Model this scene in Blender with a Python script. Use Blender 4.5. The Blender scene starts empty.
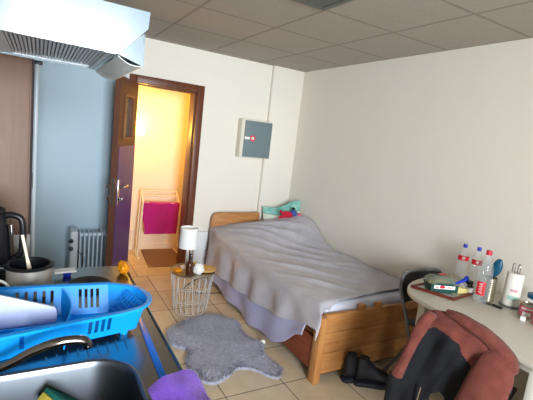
import bpy, bmesh, math, random
from mathutils import Vector, Matrix, noise
random.seed(7)
PI = math.pi
SC = bpy.context.scene
COL = SC.collection
V = Vector

# ---------------------------------------------------------------- materials
def lin(h):
    h = h.lstrip('#')
    o = []
    for i in (0, 2, 4):
        c = int(h[i:i+2], 16) / 255
        o.append(c / 12.92 if c <= .04045 else ((c + .055) / 1.055) ** 2.4)
    return (*o, 1)

def mat(name, color, rough=.5, metal=0, var=.06, scale=8, bump=0, bscale=60, spec=.5, trans=0, ior=1.45,
        alpha=1, emit=None, estr=0, coat=0, stretch=None, sheen=0, color2=None):
    m = bpy.data.materials.new(name)
    m.use_nodes = True
    nt = m.node_tree
    b = nt.nodes['Principled BSDF']
    c = lin(color)
    tc = nt.nodes.new('ShaderNodeTexCoord')
    mp = nt.nodes.new('ShaderNodeMapping')
    nt.links.new(tc.outputs['Object'], mp.inputs[0])
    if stretch: mp.inputs['Scale'].default_value = stretch
    n = nt.nodes.new('ShaderNodeTexNoise')
    n.inputs['Scale'].default_value = scale
    n.inputs['Detail'].default_value = 5
    nt.links.new(mp.outputs[0], n.inputs['Vector'])
    r = nt.nodes.new('ShaderNodeValToRGB')
    if color2:
        a, d = c, lin(color2)
        r.color_ramp.elements[0].position = .35
        r.color_ramp.elements[1].position = .68
    else:
        a = tuple(max(0, x * (1 - var)) for x in c[:3]) + (1,)
        d = tuple(min(1, x * (1 + var)) for x in c[:3]) + (1,)
    r.color_ramp.elements[0].color = a
    r.color_ramp.elements[1].color = d
    nt.links.new(n.outputs['Fac'], r.inputs[0])
    nt.links.new(r.outputs[0], b.inputs['Base Color'])
    b.inputs['Roughness'].default_value = rough
    b.inputs['Metallic'].default_value = metal
    b.inputs['Specular IOR Level'].default_value = spec
    b.inputs['IOR'].default_value = ior
    b.inputs['Transmission Weight'].default_value = trans
    b.inputs['Alpha'].default_value = alpha
    b.inputs['Coat Weight'].default_value = coat
    b.inputs['Sheen Weight'].default_value = sheen
    if emit:
        b.inputs['Emission Color'].default_value = lin(emit)
        b.inputs['Emission Strength'].default_value = estr
    if bump:
        n2 = nt.nodes.new('ShaderNodeTexNoise')
        n2.inputs['Scale'].default_value = bscale
        n2.inputs['Detail'].default_value = 4
        nt.links.new(mp.outputs[0], n2.inputs['Vector'])
        bp = nt.nodes.new('ShaderNodeBump')
        bp.inputs['Strength'].default_value = bump
        bp.inputs['Distance'].default_value = .01
        nt.links.new(n2.outputs['Fac'], bp.inputs['Height'])
        nt.links.new(bp.outputs[0], b.inputs['Normal'])
    return m

def grid_mat(name, px, py, ox, oy, w, tile, tile2, line, rough, spec, nscale, bump=.3, lrough=.8):
    """square tiles or ceiling panels laid on a world grid: px,py pitch, ox,oy a line's place, w the joint"""
    m = bpy.data.materials.new(name)
    m.use_nodes = True
    nt = m.node_tree
    b = nt.nodes['Principled BSDF']
    L = nt.links.new
    N = nt.nodes.new
    tc = N('ShaderNodeTexCoord')
    sx = N('ShaderNodeSeparateXYZ')
    L(tc.outputs['Object'], sx.inputs[0])
    def math_(op, a, bb=None):
        q = N('ShaderNodeMath'); q.operation = op
        for i, x in enumerate((a, bb)):
            if x is None: continue
            if isinstance(x, (int, float)): q.inputs[i].default_value = x
            else: L(x, q.inputs[i])
        return q.outputs[0]
    masks, ids = [], []
    for out, p, o in ((sx.outputs[0], px, ox), (sx.outputs[1], py, oy)):
        q = math_('DIVIDE', math_('SUBTRACT', out, o), p)
        ids.append(math_('FLOOR', q))
        fr = math_('FRACT', q)
        dist = math_('MULTIPLY', math_('MINIMUM', fr, math_('SUBTRACT', 1.0, fr)), p)
        masks.append(math_('LESS_THAN', dist, w / 2))
    mask = math_('MAXIMUM', masks[0], masks[1])
    cb = N('ShaderNodeCombineXYZ'); L(ids[0], cb.inputs[0]); L(ids[1], cb.inputs[1])
    wn = N('ShaderNodeTexWhiteNoise'); L(cb.outputs[0], wn.inputs['Vector'])
    no = N('ShaderNodeTexNoise'); no.inputs['Scale'].default_value = nscale; no.inputs['Detail'].default_value = 8
    L(tc.outputs['Object'], no.inputs['Vector'])
    fac = math_('ADD', math_('MULTIPLY', no.outputs['Fac'], 1.3), math_('MULTIPLY', wn.outputs['Value'], .25))
    r = N('ShaderNodeValToRGB')
    r.color_ramp.elements[0].position = .45; r.color_ramp.elements[0].color = lin(tile)
    r.color_ramp.elements[1].position = .98; r.color_ramp.elements[1].color = lin(tile2)
    L(fac, r.inputs[0])
    mx = N('ShaderNodeMix'); mx.data_type = 'RGBA'
    L(mask, mx.inputs[0]); L(r.outputs[0], mx.inputs[6]); mx.inputs[7].default_value = lin(line)
    L(mx.outputs[2], b.inputs['Base Color'])
    L(math_('ADD', rough, math_('MULTIPLY', mask, lrough - rough)), b.inputs['Roughness'])
    b.inputs['Specular IOR Level'].default_value = spec
    bp = N('ShaderNodeBump'); bp.inputs['Strength'].default_value = bump; bp.inputs['Distance'].default_value = .004
    L(math_('SUBTRACT', math_('MULTIPLY', no.outputs['Fac'], .25), mask), bp.inputs['Height'])
    L(bp.outputs[0], b.inputs['Normal'])
    return m

def wood(name, c1, c2, rough=.4, stretch=(1.5, 14, 14), coat=0, spec=.5):
    return mat(name, c1, rough, scale=3.2, color2=c2, stretch=stretch, bump=.06, bscale=5, coat=coat, spec=spec)

M = {}
M['wall'] = mat('cream plaster', '#e8e3d9', .9, var=.02, scale=3, bump=.05, bscale=140)
M['wall_bluecast'] = mat('blue cast plaster', '#b9d2e2', .6, var=.02, scale=3, bump=.03, bscale=140)  # blue cast of the light put into this wall section's colour
M['hall_wall'] = mat('hall plaster', '#f0e2cc', .8, var=.02, scale=3, bump=.04, bscale=140)
M['ceil'] = grid_mat('ceiling panels', .5825, .595, 2.064, 2.105, .022, '#aba69e', '#b3aea5', '#98938a', .95, .1, 60, .18, .9)
M['floor'] = grid_mat('floor tiles', .4155, .4175, 1.0165, 1.956, .007, '#c9b595', '#dccbb0', '#77685a', .32, .45, 5, .35)
M['hall_floor'] = grid_mat('hall floor tiles', .4155, .4175, .92, 3.99, .007, '#c9b28c', '#dcc8a6', '#8a7760', .3, .45, 5, .35)
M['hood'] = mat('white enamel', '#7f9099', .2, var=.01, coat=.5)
M['hood_in'] = mat('grey filter metal', '#c0c8d0', .4, metal=.2, var=.05)
M['filter_dark'] = mat('dark filter back', '#8f9ba8', .6)
M['visor'] = mat('clear smoked visor', '#e6eeee', .55, var=.02, alpha=.62, spec=.2)
M['steel'] = mat('brushed steel', '#8f908e', .27, metal=1, var=.08, scale=6, stretch=(30, 2, 2), bump=.03, bscale=20)
M['steel_sink'] = mat('satin steel', '#686d74', .33, metal=1, var=.06, scale=12)
M['pansteel'] = mat('satin pan steel', '#b4aea6', .38, metal=.55, var=.04)
M['chrome'] = mat('chrome', '#d8d8d6', .12, metal=1, var=.02)
M['darkchrome'] = mat('dark chrome', '#77706c', .14, metal=1, var=.03)
M['brass'] = mat('brass', '#b58a4a', .3, metal=1)
M['kcab'] = mat('kitchen white laminate', '#d8d6d0', .4, var=.02)
M['blue'] = mat('blue plastic', '#0a96f0', .3, var=.04, scale=5)
M['blue_reflection'] = mat('blue reflection', '#1270d6', .35, var=.1)  # colour of a blue reflection in the steel
M['board'] = mat('frosted white plastic', '#b4bedc', .35, var=.02)
M['sponge'] = mat('yellow sponge', '#d8c04c', .95, var=.15, scale=80, bump=.6, bscale=150)
M['scour'] = mat('green scourer', '#0e6a58', .95, var=.25, scale=120, bump=.8, bscale=220)
M['purple'] = mat('purple microfibre', '#7a3fd0', .95, var=.15, scale=60, bump=.7, bscale=320, sheen=.4)
M['white'] = mat('white plastic', '#eeeeec', .35, var=.01)
M['paper'] = mat('white tissue', '#f2f1ee', .9, var=.02, bump=.2, bscale=40)
M['black'] = mat('black plastic', '#14151a', .35, var=.1)
M['black_matt'] = mat('black matt', '#101115', .7, var=.1)
M['smoke'] = mat('smoked jug', '#2a2620', .12, var=.1, coat=.3)
M['iron'] = mat('black cast iron', '#1c1a1a', .6, var=.15, bump=.1)
M['greyboard'] = mat('grey board', '#7d7a76', .6, var=.05)
M['cupboard'] = wood('beech cupboard', '#6f5547', '#775b4c', .5, (14, 14, 1.2))
M['gap_shade'] = mat('painted gap shade', '#2c2530', .7)
M['rad'] = mat('radiator enamel', '#c9d4de', .35, var=.01)
M['door_skysheen'] = mat('sky sheen on brown door', '#4a3d80', .38, var=.06, scale=3, stretch=(14, 14, 1))  # sky reflected on brown varnish, put into the colour
M['door_brown'] = wood('brown door wood', '#56301f', '#643a27', .5, (14, 14, 1.2))
M['frame_brown'] = wood('brown frame wood', '#5a2f1c', '#6c3c25', .4, (14, 14, 1.2))
M['glass_dark'] = mat('door glass', '#8a7a66', .12, alpha=.45)
M['box_grey'] = mat('slate grey door', '#6f7f84', .45, var=.03)
M['box_beige'] = mat('beige metal box', '#ddd8c8', .5, var=.02)
M['red'] = mat('red', '#d8283c', .4, var=.05)
M['bed'] = wood('warm pine', '#ae7440', '#c28a55', .38, (1.6, 12, 12), spec=.4)
M['bed_v'] = wood('warm pine upright', '#b07642', '#c28a55', .38, (12, 12, 1.6), spec=.4)
M['rail'] = wood('red brown rail', '#6e3520', '#80422a', .5, (12, 1.6, 12))
M['blanket'] = mat('grey fleece', '#b0aeb9', .95, scale=9, color2='#bfbcc3', bump=.5, bscale=260, sheen=.35)
M['lilac'] = mat('lilac sheet', '#b6b6d8', .9, var=.04, scale=6, bump=.25, bscale=50)
M['mattress'] = mat('white mattress', '#d4d6e6', .9, var=.03, bump=.2)
M['fur'] = mat('grey fur', '#999bb0', .95, scale=40, color2='#b4b6c8', sheen=.3)
M['wire'] = mat('white wire', '#d6d6d4', .3, metal=.3, var=.02)
M['cork'] = mat('cork', '#c89a5c', .8, var=.15, scale=60, bump=.2)
M['brownglass'] = mat('amber bottle', '#4a2814', .15, var=.1, coat=.4)
M['orange'] = mat('orange', '#e8920e', .6, var=.1)
M['yellow'] = mat('yellow', '#e8c24a', .5, var=.08)
M['cream'] = mat('cheese wrap', '#e2cf8c', .4, var=.1, scale=30, coat=.3)
M['pink'] = mat('magenta towel', '#b81a78', .95, var=.12, scale=50, bump=.6, bscale=260, sheen=.2)
M['palewood'] = wood('pale wood', '#eadcc6', '#f2e6d2', .5, (10, 10, 2))
M['mat'] = mat('brown door mat', '#8a6a55', .95, var=.15, scale=90, bump=.5, bscale=260)
M['teal'] = mat('teal plastic', '#0a4f6c', .35, var=.05)
M['table'] = mat('cream laminate', '#cfcabd', .35, var=.02, scale=5)
M['tedge'] = mat('white table metal', '#d8d6cc', .4, var=.02)
M['drawer'] = mat('grey green drawer', '#8e958f', .5, var=.03)
M['tray'] = wood('mahogany', '#5c2218', '#6e2c1e', .35, (8, 8, 8))
M['traymat'] = mat('pale tray base', '#c8cdc6', .35, var=.05)
M['clear'] = mat('clear plastic', '#f2f5f7', .05, var=0, alpha=.26, spec=.9)
M['water'] = mat('clear bottle plastic', '#c8d4da', .06, var=0, alpha=.2, spec=.9)
M['water_thin'] = mat('thin clear plastic', '#e8ecee', .06, var=0, alpha=.12, spec=.9)
M['lidclear'] = mat('hazy clear lid', '#7f8c7c', .15, var=.05, alpha=.6, spec=.8)
M['green'] = mat('dark green label', '#1d4a44', .4, var=.1)
M['food'] = mat('pastry', '#a8823e', .8, color2='#c79a54', scale=40, bump=.4)
M['capblue'] = mat('blue cap', '#1838b4', .3, var=.05)
M['labelred'] = mat('red label', '#cc1f2e', .4, var=.05)
M['labelpink'] = mat('pink label', '#d87088', .45, var=.08)
M['darkjar'] = mat('dark jar', '#2c1712', .2, var=.1, coat=.4)
M['cupmetal'] = mat('ribbed tin', '#a39a86', .3, metal=.8, var=.08)
M['roll'] = mat('paper roll', '#eeeae4', .9, var=.02, bump=.25, bscale=90)
M['rollprint'] = mat('teal print', '#a8cfc4', .9, var=.05)
M['rollpink'] = mat('pink print', '#d8a8b0', .9, var=.05)
M['rust'] = mat('rust fleece', '#6c342b', .95, scale=22, color2='#7d4036', bump=.6, bscale=300, sheen=.08)
M['jblack'] = mat('black fabric', '#0e0f16', .9, var=.2, bump=.2, bscale=200)
M['chairgrey'] = mat('grey painted tube', '#77787c', .35, metal=.4, var=.04)
M['chairpad'] = mat('dark grey plastic', '#2e2f33', .5, var=.06)
M['leather'] = mat('black leather', '#12131c', .5, var=.15, scale=30, bump=.3, bscale=120)
M['sole'] = mat('dark rubber', '#1c1f2a', .7, var=.1)
M['pillow'] = mat('pale cotton', '#d2d8c8', .9, var=.04, bump=.2, bscale=120)
M['teal_cloth'] = mat('aqua print cloth', '#64b8b0', .9, scale=14, color2='#a8d4c4', bump=.2, bscale=120)
M['stitch'] = mat('dark stripe', '#5a7f80', .9)
M['plush'] = mat('red plush', '#c81e3c', .95, var=.15, scale=50, bump=.4, bscale=200)
M['plush_blue'] = mat('blue plush', '#3c5a9c', .95, var=.15, scale=50, bump=.4, bscale=200)
M['plush_pink'] = mat('pink plush', '#d86a8c', .95, var=.1, scale=50, bump=.4, bscale=200)
M['shade'] = mat('white lamp shade', '#eef0f0', .8, var=.01)
M['panelw'] = mat('white board', '#e4e8ec', .5, var=.01)
M['vent'] = mat('grey green vent', '#5c6660', .5, var=.05)
M['ventdark'] = mat('dark vent', '#23282a', .8)
M['globe'] = mat('lamp globe', '#fff0c8', .4, emit='#ffd980', estr=12)
M['winframe'] = mat('white window frame', '#e4e4e0', .4, var=.01)
M['pane'] = mat('window pane', '#ffffff', .02, var=0, alpha=.06)
M['handle_hw'] = mat('satin nickel', '#d2cabe', .25, metal=1, var=.04)

# ---------------------------------------------------------------- mesh helpers
class MB:
    def __init__(s): s.bm = bmesh.new()
    def _merge(s, t):
        me = bpy.data.meshes.new('t'); t.to_mesh(me); t.free(); s.bm.from_mesh(me); bpy.data.meshes.remove(me); return s
    def box(s, c, d, rot=None, bev=0, seg=2):
        t = bmesh.new(); bmesh.ops.create_cube(t, size=1)
        bmesh.ops.scale(t, vec=d, verts=t.verts)
        if bev: bmesh.ops.bevel(t, geom=t.edges[:], offset=bev, segments=seg, affect='EDGES', profile=.5)
        if rot is not None: bmesh.ops.rotate(t, matrix=rot, verts=t.verts)
        bmesh.ops.translate(t, vec=c, verts=t.verts)
        return s._merge(t)
    def bb(s, lo, hi, bev=0):
        return s.box([(a+b)/2 for a, b in zip(lo, hi)], [b-a for a, b in zip(lo, hi)], None, bev)
    def lathe(s, prof, seg=32, org=(0, 0, 0), rot=None):
        t = bmesh.new(); rings = []
        for r, z in prof:
            if r < 1e-6: rings.append([t.verts.new((0, 0, z))])
            else: rings.append([t.verts.new((r*math.cos(2*PI*i/seg), r*math.sin(2*PI*i/seg), z)) for i in range(seg)])
        for a, b in zip(rings, rings[1:]):
            for i in range(seg):
                j = (i+1) % seg
                if len(a) == 1 and len(b) == 1: continue
                if len(a) == 1: t.faces.new((a[0], b[j], b[i]))
                elif len(b) == 1: t.faces.new((a[i], a[j], b[0]))
                else: t.faces.new((a[i], a[j], b[j], b[i]))
        if rot is not None: bmesh.ops.rotate(t, matrix=rot, verts=t.verts)
        bmesh.ops.translate(t, vec=org, verts=t.verts)
        return s._merge(t)
    def tube(s, pts, r, seg=10, closed=False, caps=True):
        pts = [V(p) for p in pts]; n = len(pts)
        rr = r if isinstance(r, (list, tuple)) else [r]*n
        t = bmesh.new(); rings = []; prev = None
        for i, p in enumerate(pts):
            if closed: d = pts[(i+1) % n] - pts[i-1]
            else: d = pts[min(i+1, n-1)] - pts[max(i-1, 0)]
            d.normalize()
            if prev is None:
                up = V((0, 0, 1)) if abs(d.z) < .9 else V((1, 0, 0))
                a = d.cross(up).normalized()
            else:
                a = (prev - d * prev.dot(d)).normalized()
            prev = a; b = d.cross(a)
            rings.append([t.verts.new(p + (a*math.cos(2*PI*k/seg) + b*math.sin(2*PI*k/seg))*rr[i]) for k in range(seg)])
        m = n if closed else n-1
        for i in range(m):
            A, B = rings[i], rings[(i+1) % n]
            for k in range(seg):
                j = (k+1) % seg
                t.faces.new((A[k], A[j], B[j], B[k]))
        if caps and not closed:
            t.faces.new(rings[0][::-1]); t.faces.new(rings[-1])
        return s._merge(t)
    def prism(s, poly, lo, hi, axis='y', bev=0):
        def P(a, b, c): return (a, c, b) if axis == 'y' else ((c, a, b) if axis == 'x' else (a, b, c))
        t = bmesh.new()
        A = [t.verts.new(P(a, b, lo)) for a, b in poly]; B = [t.verts.new(P(a, b, hi)) for a, b in poly]
        n = len(poly)
        t.faces.new(A); t.faces.new(B[::-1])
        for i in range(n):
            j = (i+1) % n
            t.faces.new((A[i], B[i], B[j], A[j]))
        bmesh.ops.recalc_face_normals(t, faces=t.faces)
        if bev: bmesh.ops.bevel(t, geom=t.edges[:], offset=bev, segments=2, affect='EDGES', profile=.5)
        return s._merge(t)
    def grid(s, f, nu, nv, thick=0):
        t = bmesh.new()
        vs = [[t.verts.new(f(i/nu, j/nv)) for j in range(nv+1)] for i in range(nu+1)]
        for i in range(nu):
            for j in range(nv):
                t.faces.new((vs[i][j], vs[i+1][j], vs[i+1][j+1], vs[i][j+1]))
        bmesh.ops.recalc_face_normals(t, faces=t.faces)
        if thick: bmesh.ops.solidify(t, geom=t.faces[:], thickness=thick)
        return s._merge(t)
    def loops(s, Ls, cap0=False, cap1=False, closed=True):
        t = bmesh.new(); R = [[t.verts.new(p) for p in L] for L in Ls]
        n = len(Ls[0])
        for A, B in zip(R, R[1:]):
            for i in range(n if closed else n-1):
                j = (i+1) % n
                t.faces.new((A[i], A[j], B[j], B[i]))
        if cap0: t.faces.new(R[0][::-1])
        if cap1: t.faces.new(R[-1])
        bmesh.ops.recalc_face_normals(t, faces=t.faces)
        return s._merge(t)
    def ball(s, c, d, seg=20, rot=None):
        t = bmesh.new(); bmesh.ops.create_uvsphere(t, u_segments=seg, v_segments=max(8, seg//2), radius=1)
        bmesh.ops.scale(t, vec=d, verts=t.verts)
        if rot is not None: bmesh.ops.rotate(t, matrix=rot, verts=t.verts)
        bmesh.ops.translate(t, vec=c, verts=t.verts)
        return s._merge(t)

def catmull(P, n=8, closed=False):
    P = [V(p) for p in P]; out = []; N = len(P)
    rng = range(N if closed else N-1)
    for i in rng:
        if closed: p0, p1, p2, p3 = P[i-1], P[i], P[(i+1) % N], P[(i+2) % N]
        else: p0, p1, p2, p3 = P[max(i-1, 0)], P[i], P[i+1], P[min(i+2, N-1)]
        for k in range(n):
            t = k/n
            out.append(.5*((2*p1)+(-p0+p2)*t+(2*p0-5*p1+4*p2-p3)*t*t+(-p0+3*p1-3*p2+p3)*t**3))
    if not closed: out.append(P[-1])
    return out

def w2l(root):
    return (Matrix.Translation(root.location) @ root.rotation_euler.to_matrix().to_4x4()).inverted()

def chain_loc(o):
    m = Matrix.Identity(4)
    while o is not None:
        m = Matrix.Translation(o.location) @ o.rotation_euler.to_matrix().to_4x4() @ m
        o = o.parent
    return m

def obj(name, mb, material, parent=None, world=True, smooth=True, angle=.6, origin=None):
    """one mesh object. world=True: mb is written in world coordinates"""
    bm = mb.bm
    if parent is not None and world:
        bmesh.ops.transform(bm, matrix=chain_loc(parent).inverted(), verts=bm.verts)
    loc = (0, 0, 0)
    if parent is None and origin is not None:
        bmesh.ops.translate(bm, vec=-V(origin), verts=bm.verts); loc = origin
    me = bpy.data.meshes.new(name); bm.to_mesh(me); bm.free()
    for mm in (material if isinstance(material, (list, tuple)) else [material]): me.materials.append(mm)
    if smooth:
        for p in me.polygons: p.use_smooth = True
        me.set_sharp_from_angle(angle=angle)
    o = bpy.data.objects.new(name, me); COL.objects.link(o); o.location = loc
    if parent is not None: o.parent = parent
    return o

def tag(o, label, cat, group=None):
    o['label'] = label; o['category'] = cat
    if group: o['group'] = group
    return o
def thing(name, label, cat, loc=(0, 0, 0), rotz=0, group=None):
    o = bpy.data.objects.new(name, None); COL.objects.link(o)
    o.location = loc; o.rotation_euler = (0, 0, rotz); o.empty_display_size = .1
    return tag(o, label, cat, group)
def struct(name, mb, m, parent=None, **k):
    o = obj(name, mb, m, parent, **k)
    if parent is None: o['kind'] = 'structure'
    return o
def copy_tree(o, parent=None):
    c = o.copy(); COL.objects.link(c)
    if parent: c.parent = parent
    for ch in list(o.children): copy_tree(ch, c)
    return c
def rx(a): return Matrix.Rotation(a, 3, 'X')
def ry(a): return Matrix.Rotation(a, 3, 'Y')
def rz(a): return Matrix.Rotation(a, 3, 'Z')
def nz(x, y, z=0, s=1): return noise.noise(V((x*s, y*s, z*s)))
def sstep(a, b, x):
    t = max(0, min(1, (x-a)/(b-a))); return t*t*(3-2*t)
def lerp(a, b, t): return a+(b-a)*t
def interp(tab, x):
    if x <= tab[0][0]: return tab[0][1]
    for (a, b), (c, d) in zip(tab, tab[1:]):
        if x <= c: return lerp(b, d, (x-a)/(c-a))
    return tab[-1][1]
def rrect(x0, x1, y0, y1, r, z, n=6):
    out = []
    for cx, cy, a in ((x1-r, y1-r, 0), (x0+r, y1-r, 90), (x0+r, y0+r, 180), (x1-r, y0+r, 270)):
        for k in range(n+1):
            t = math.radians(a+90*k/n); out.append((cx+r*math.cos(t), cy+r*math.sin(t), z))
    return out

# ---------------------------------------------------------------- room shell
XL, XR, YB, YF, ZC = -.5, 2.645, 4.05, -1.9, 2.373
T = .2
HY = 5.0                      # hall end wall
struct('floor', MB().bb((XL-T, YF-T, -.1), (XR+T, YB+.005, 0)), M['floor'])
struct('floor_hall', MB().bb((XL, YB+.005, -.1), (XR+T, HY+T, 0)), M['hall_floor'])
struct('ceiling', MB().bb((XL-T, YF-T, ZC), (XR+T, YB+T, ZC+.1)), M['ceil'])
struct('ceiling_hall', MB().bb((XL, YB+T, ZC), (XR+T, HY+T, ZC+.1)), M['hall_wall'])
DX0, DX1, DZ = .79, 1.394, 1.946
w = MB()
w.bb((DX1+.02, YB, 0), (XR+T, YB+T, ZC)); w.bb((.70, YB, DZ+.02), (DX1+.02, YB+T, ZC))
struct('wall_back', w, M['wall'], smooth=False)
struct('wall_back_left', MB().bb((XL-T, YB, 0), (.70, YB+T, ZC)), M['wall_bluecast'], smooth=False)
struct('wall_right', MB().bb((XR, YF-T, 0), (XR+T, YB, ZC)), M['wall'], smooth=False)
struct('wall_left', MB().bb((XL-T, YF-T, 0), (XL, YB, ZC)), M['wall'], smooth=False)
WX0, WX1, WZ0, WZ1 = -.3, .85, .85, 2.335
w = MB()
w.bb((XL, YF-T, 0), (WX0, YF, ZC)); w.bb((WX1, YF-T, 0), (XR, YF, ZC))
w.bb((WX0, YF-T, 0), (WX1, YF, WZ0)); w.bb((WX0, YF-T, WZ1), (WX1, YF, ZC))
struct('wall_front', w, M['wall'], smooth=False)
w = MB(); f = .06
w.bb((WX0, YF-.12, WZ0), (WX1, YF-.06, WZ0+f)); w.bb((WX0, YF-.12, WZ1-f), (WX1, YF-.06, WZ1))
for x in (WX0, (WX0+WX1)/2-f/2, WX1-f): w.bb((x, YF-.12, WZ0+f), (x+f, YF-.06, WZ1-f))
win = bpy.data.objects.new('window_1', None); COL.objects.link(win); win.location = ((WX0+WX1)/2, YF-.1, WZ0); win['kind'] = 'structure'
obj('window_frame', w, M['winframe'], win, smooth=False)
obj('window_sill', MB().bb((WX0-.05, YF-.02, WZ0-.03), (WX1+.05, YF+.12, WZ0), .005), M['winframe'], win)
# hall walls
struct('wall_hall_end', MB().bb((XL, HY, 0), (XR, HY+T, ZC)), M['hall_wall'], smooth=False)
struct('wall_hall_right', MB().bb((1.66, YB+T, 0), (1.66+T, HY, ZC)), M['hall_wall'], smooth=False)
struct('wall_hall_left', MB().bb((.0, YB+T, 0), (.12, HY, ZC)), M['hall_wall'], smooth=False)
struct('baseboard_hall', MB().bb((.12, HY-.012, 0), (1.66, HY, .07)), M['hall_wall'])
# boxed column in the corner
struct('trim_1', MB().bb((2.25, YB-.045, 0), (XR, YB, ZC), .004), M['wall'])
struct('baseboard_back', MB().bb((1.47, YB-.012, 0), (2.25, YB, .07), .003), M['floor'])
struct('baseboard_right', MB().bb((XR-.012, YF, 0), (XR, YB-.045, .07), .003), M['floor'])

# ---------------------------------------------------------------- door with frame
door = bpy.data.objects.new('door_1', None); COL.objects.link(door); door.location = (DX0, YB, 0); door['kind'] = 'structure'
w = MB(); fw = .07
w.bb((DX1, YB-.03, 0), (DX1+fw, YB+T+.02, DZ+.076), .006)
w.bb((DX0-fw, YB-.03, 0), (DX0-.004, YB+T+.02, DZ+.076), .006)
w.bb((DX0-.004, YB-.03, DZ), (DX1, YB+T+.02, DZ+.076), .006)
w.bb((DX1-.014, YB+.03, 0), (DX1, YB+.09, DZ)); w.bb((DX0-.004, YB+.03, DZ-.014), (DX1-.014, YB+.09, DZ))
obj('door_frame', w, M['frame_brown'], door)
# leaf: local axes, u from hinge to latch, n toward the room
ldir = V((.566-.80, 3.5-4.02, 0)).normalized(); lang = math.atan2(ldir.y, ldir.x)
leaf = bpy.data.objects.new('door_leaf', None)
LW, LT = .585, .046
Rl = Matrix.Rotation(lang, 3, 'Z')
hp = V((.80, 4.005, 0))
def leaf_xf(mb):
    bmesh.ops.rotate(mb.bm, matrix=Rl, verts=mb.bm.verts); bmesh.ops.translate(mb.bm, vec=hp, verts=mb.bm.verts); return mb
# local frame: x hinge->latch, y: +y is the seen side (right of travel is -y): seen side faces +X/-Y
# seen normal in world (.92,-.39): local y = Rl^-1 -> for direction (-.41,-.91), left normal is (.91,-.41) = +y
z0, z1 = .012, 1.935
w = MB()
wx0, wx1, wz0, wz1 = .15, .46, 1.42, 1.80
w.bb((0, -LT, z0), (LW, 0, wz0)); w.bb((0, -LT, wz1), (LW, 0, z1)); w.bb((0, -LT, wz0), (wx0, 0, wz1)); w.bb((wx1, -LT, wz0), (LW, 0, wz1))
lf = obj('door_leaf', leaf_xf(w), M['door_brown'], door, smooth=False)
obj('door_sheen', leaf_xf(MB().bb((.004, .0003, z0+.002), (LW-.035, .003, wz0-.06))), M['door_skysheen'], lf, smooth=False)  # thin overlay carrying the painted sky reflection
w = MB(); b = .018
w.bb((wx0, -LT-.006, wz0), (wx0+b, .008, wz1)); w.bb((wx1-b, -LT-.006, wz0), (wx1, .008, wz1))
w.bb((wx0+b, -LT-.006, wz0), (wx1-b, .008, wz0+b)); w.bb((wx0+b, -LT-.006, wz1-b), (wx1-b, .008, wz1))
obj('window_bead', leaf_xf(w), M['frame_brown'], lf)
obj('door_glass', leaf_xf(MB().bb((wx0+b, -LT/2-.003, wz0+b), (wx1-b, -LT/2+.003, wz1-b))), M['glass_dark'], lf, smooth=False)
for s in (1, -1):
    w = MB(); y0 = .0032 if s > 0 else -LT
    w.box((LW-.06, y0+s*.004, .97), (.04, .008, .22), None, .003)
    w.tube([(LW-.06, y0+s*.006, 1.02), (LW-.06, y0+s*.05, 1.02)], .011, 12)
    w.tube(catmull([(LW-.06, y0+s*.05, 1.02), (LW-.1, y0+s*.055, 1.02), (LW-.18, y0+s*.05, 1.022)], 5), .0095, 10)
    obj('door_handle', leaf_xf(w), M['handle_hw'], lf)
    w = MB(); w.tube([(LW-.06, y0+s*.008, .915), (LW-.06, y0+s*.02, .915)], .017, 14); w.box((LW-.06, y0+s*.03, .915), (.008, .025, .03), None, .002)
    obj('lock_knob', leaf_xf(w), M['chrome'], lf)
obj('lock_plate', leaf_xf(MB().bb((LW, -LT+.012, .86), (LW+.002, -.012, 1.1))), M['handle_hw'], lf, smooth=False)

# ---------------------------------------------------------------- hall things
rk = thing('drying_rack', 'pale wooden clothes horse with three rails in the lit hallway', 'drying rack', (1.34, 4.78, 0))
for x in (1.06, 1.535):
    w = MB(); s = 1 if x > 1.3 else -1
    w.tube([(x+s*.015, 4.62, .012), (x+s*.015, 4.93, .012)], .013, 8)
    w.tube([(x+s*.012, 4.80, .012), (x-s*.02, 4.86, .78)], .012, 8)
    w.tube([(x+s*.012, 4.70, .012), (x-s*.02, 4.72, .655)], .012, 8)
    w.tube([(x-s*.02, 4.72, .655), (x-s*.02, 4.86, .78)], .01, 8)
    obj('side_frame', w, M['palewood'], rk)
for y, z in ((4.86, .78), (4.79, .73), (4.72, .652)):
    obj('rail', MB().tube([(1.08, y, z), (1.515, y, z)], .009, 8), M['palewood'], rk)
def tw(u, v):
    L = .50*v; top = .10
    k = sstep(top-.02, top+.02, L)
    inset = .025*sstep(.45, 1, v)
    x = lerp(1.082+inset, 1.512-inset*.7, u)+.006*math.sin(v*9)
    y = lerp(4.742, 4.698, k)+.010*math.sin(u*9+v*3)*k
    z = .668-abs(L-top)*(.98 if k > .5 else 1)+.012*nz(u*3, 4)*sstep(.5, 1, v)
    return (x, y, z)
tag(obj('bath_towel', MB().grid(tw, 24, 30, .012), M['pink'], origin=(1.34, 4.7, .2)), 'bright pink towel hung over the rail of the wooden clothes horse', 'towel')
def rugp(poly, z0, z1): return MB().prism(poly, z0, z1, 'z')
tag(obj('door_mat', rugp([(1.09, 4.30), (1.44, 4.29), (1.60, 4.93), (1.14, 4.94)], 0, .012), M['mat'], origin=(1.3, 4.6, 0)), 'flat brown mat on the hallway floor under the clothes horse', 'mat')
lp = thing('wall_lamp', 'small glowing wall lamp in the hallway beside the open door', 'lamp', (1.04, HY, 1.5))
obj('lamp_base', MB().lathe([(0, 0), (.035, 0), (.035, .02), (0, .02)], 20, (1.04, HY, 1.5), rx(PI/2)), M['brass'], lp)
obj('lamp_globe', MB().ball((1.04, HY-.08, 1.5), (.05, .05, .07)), M['globe'], lp)
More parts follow.
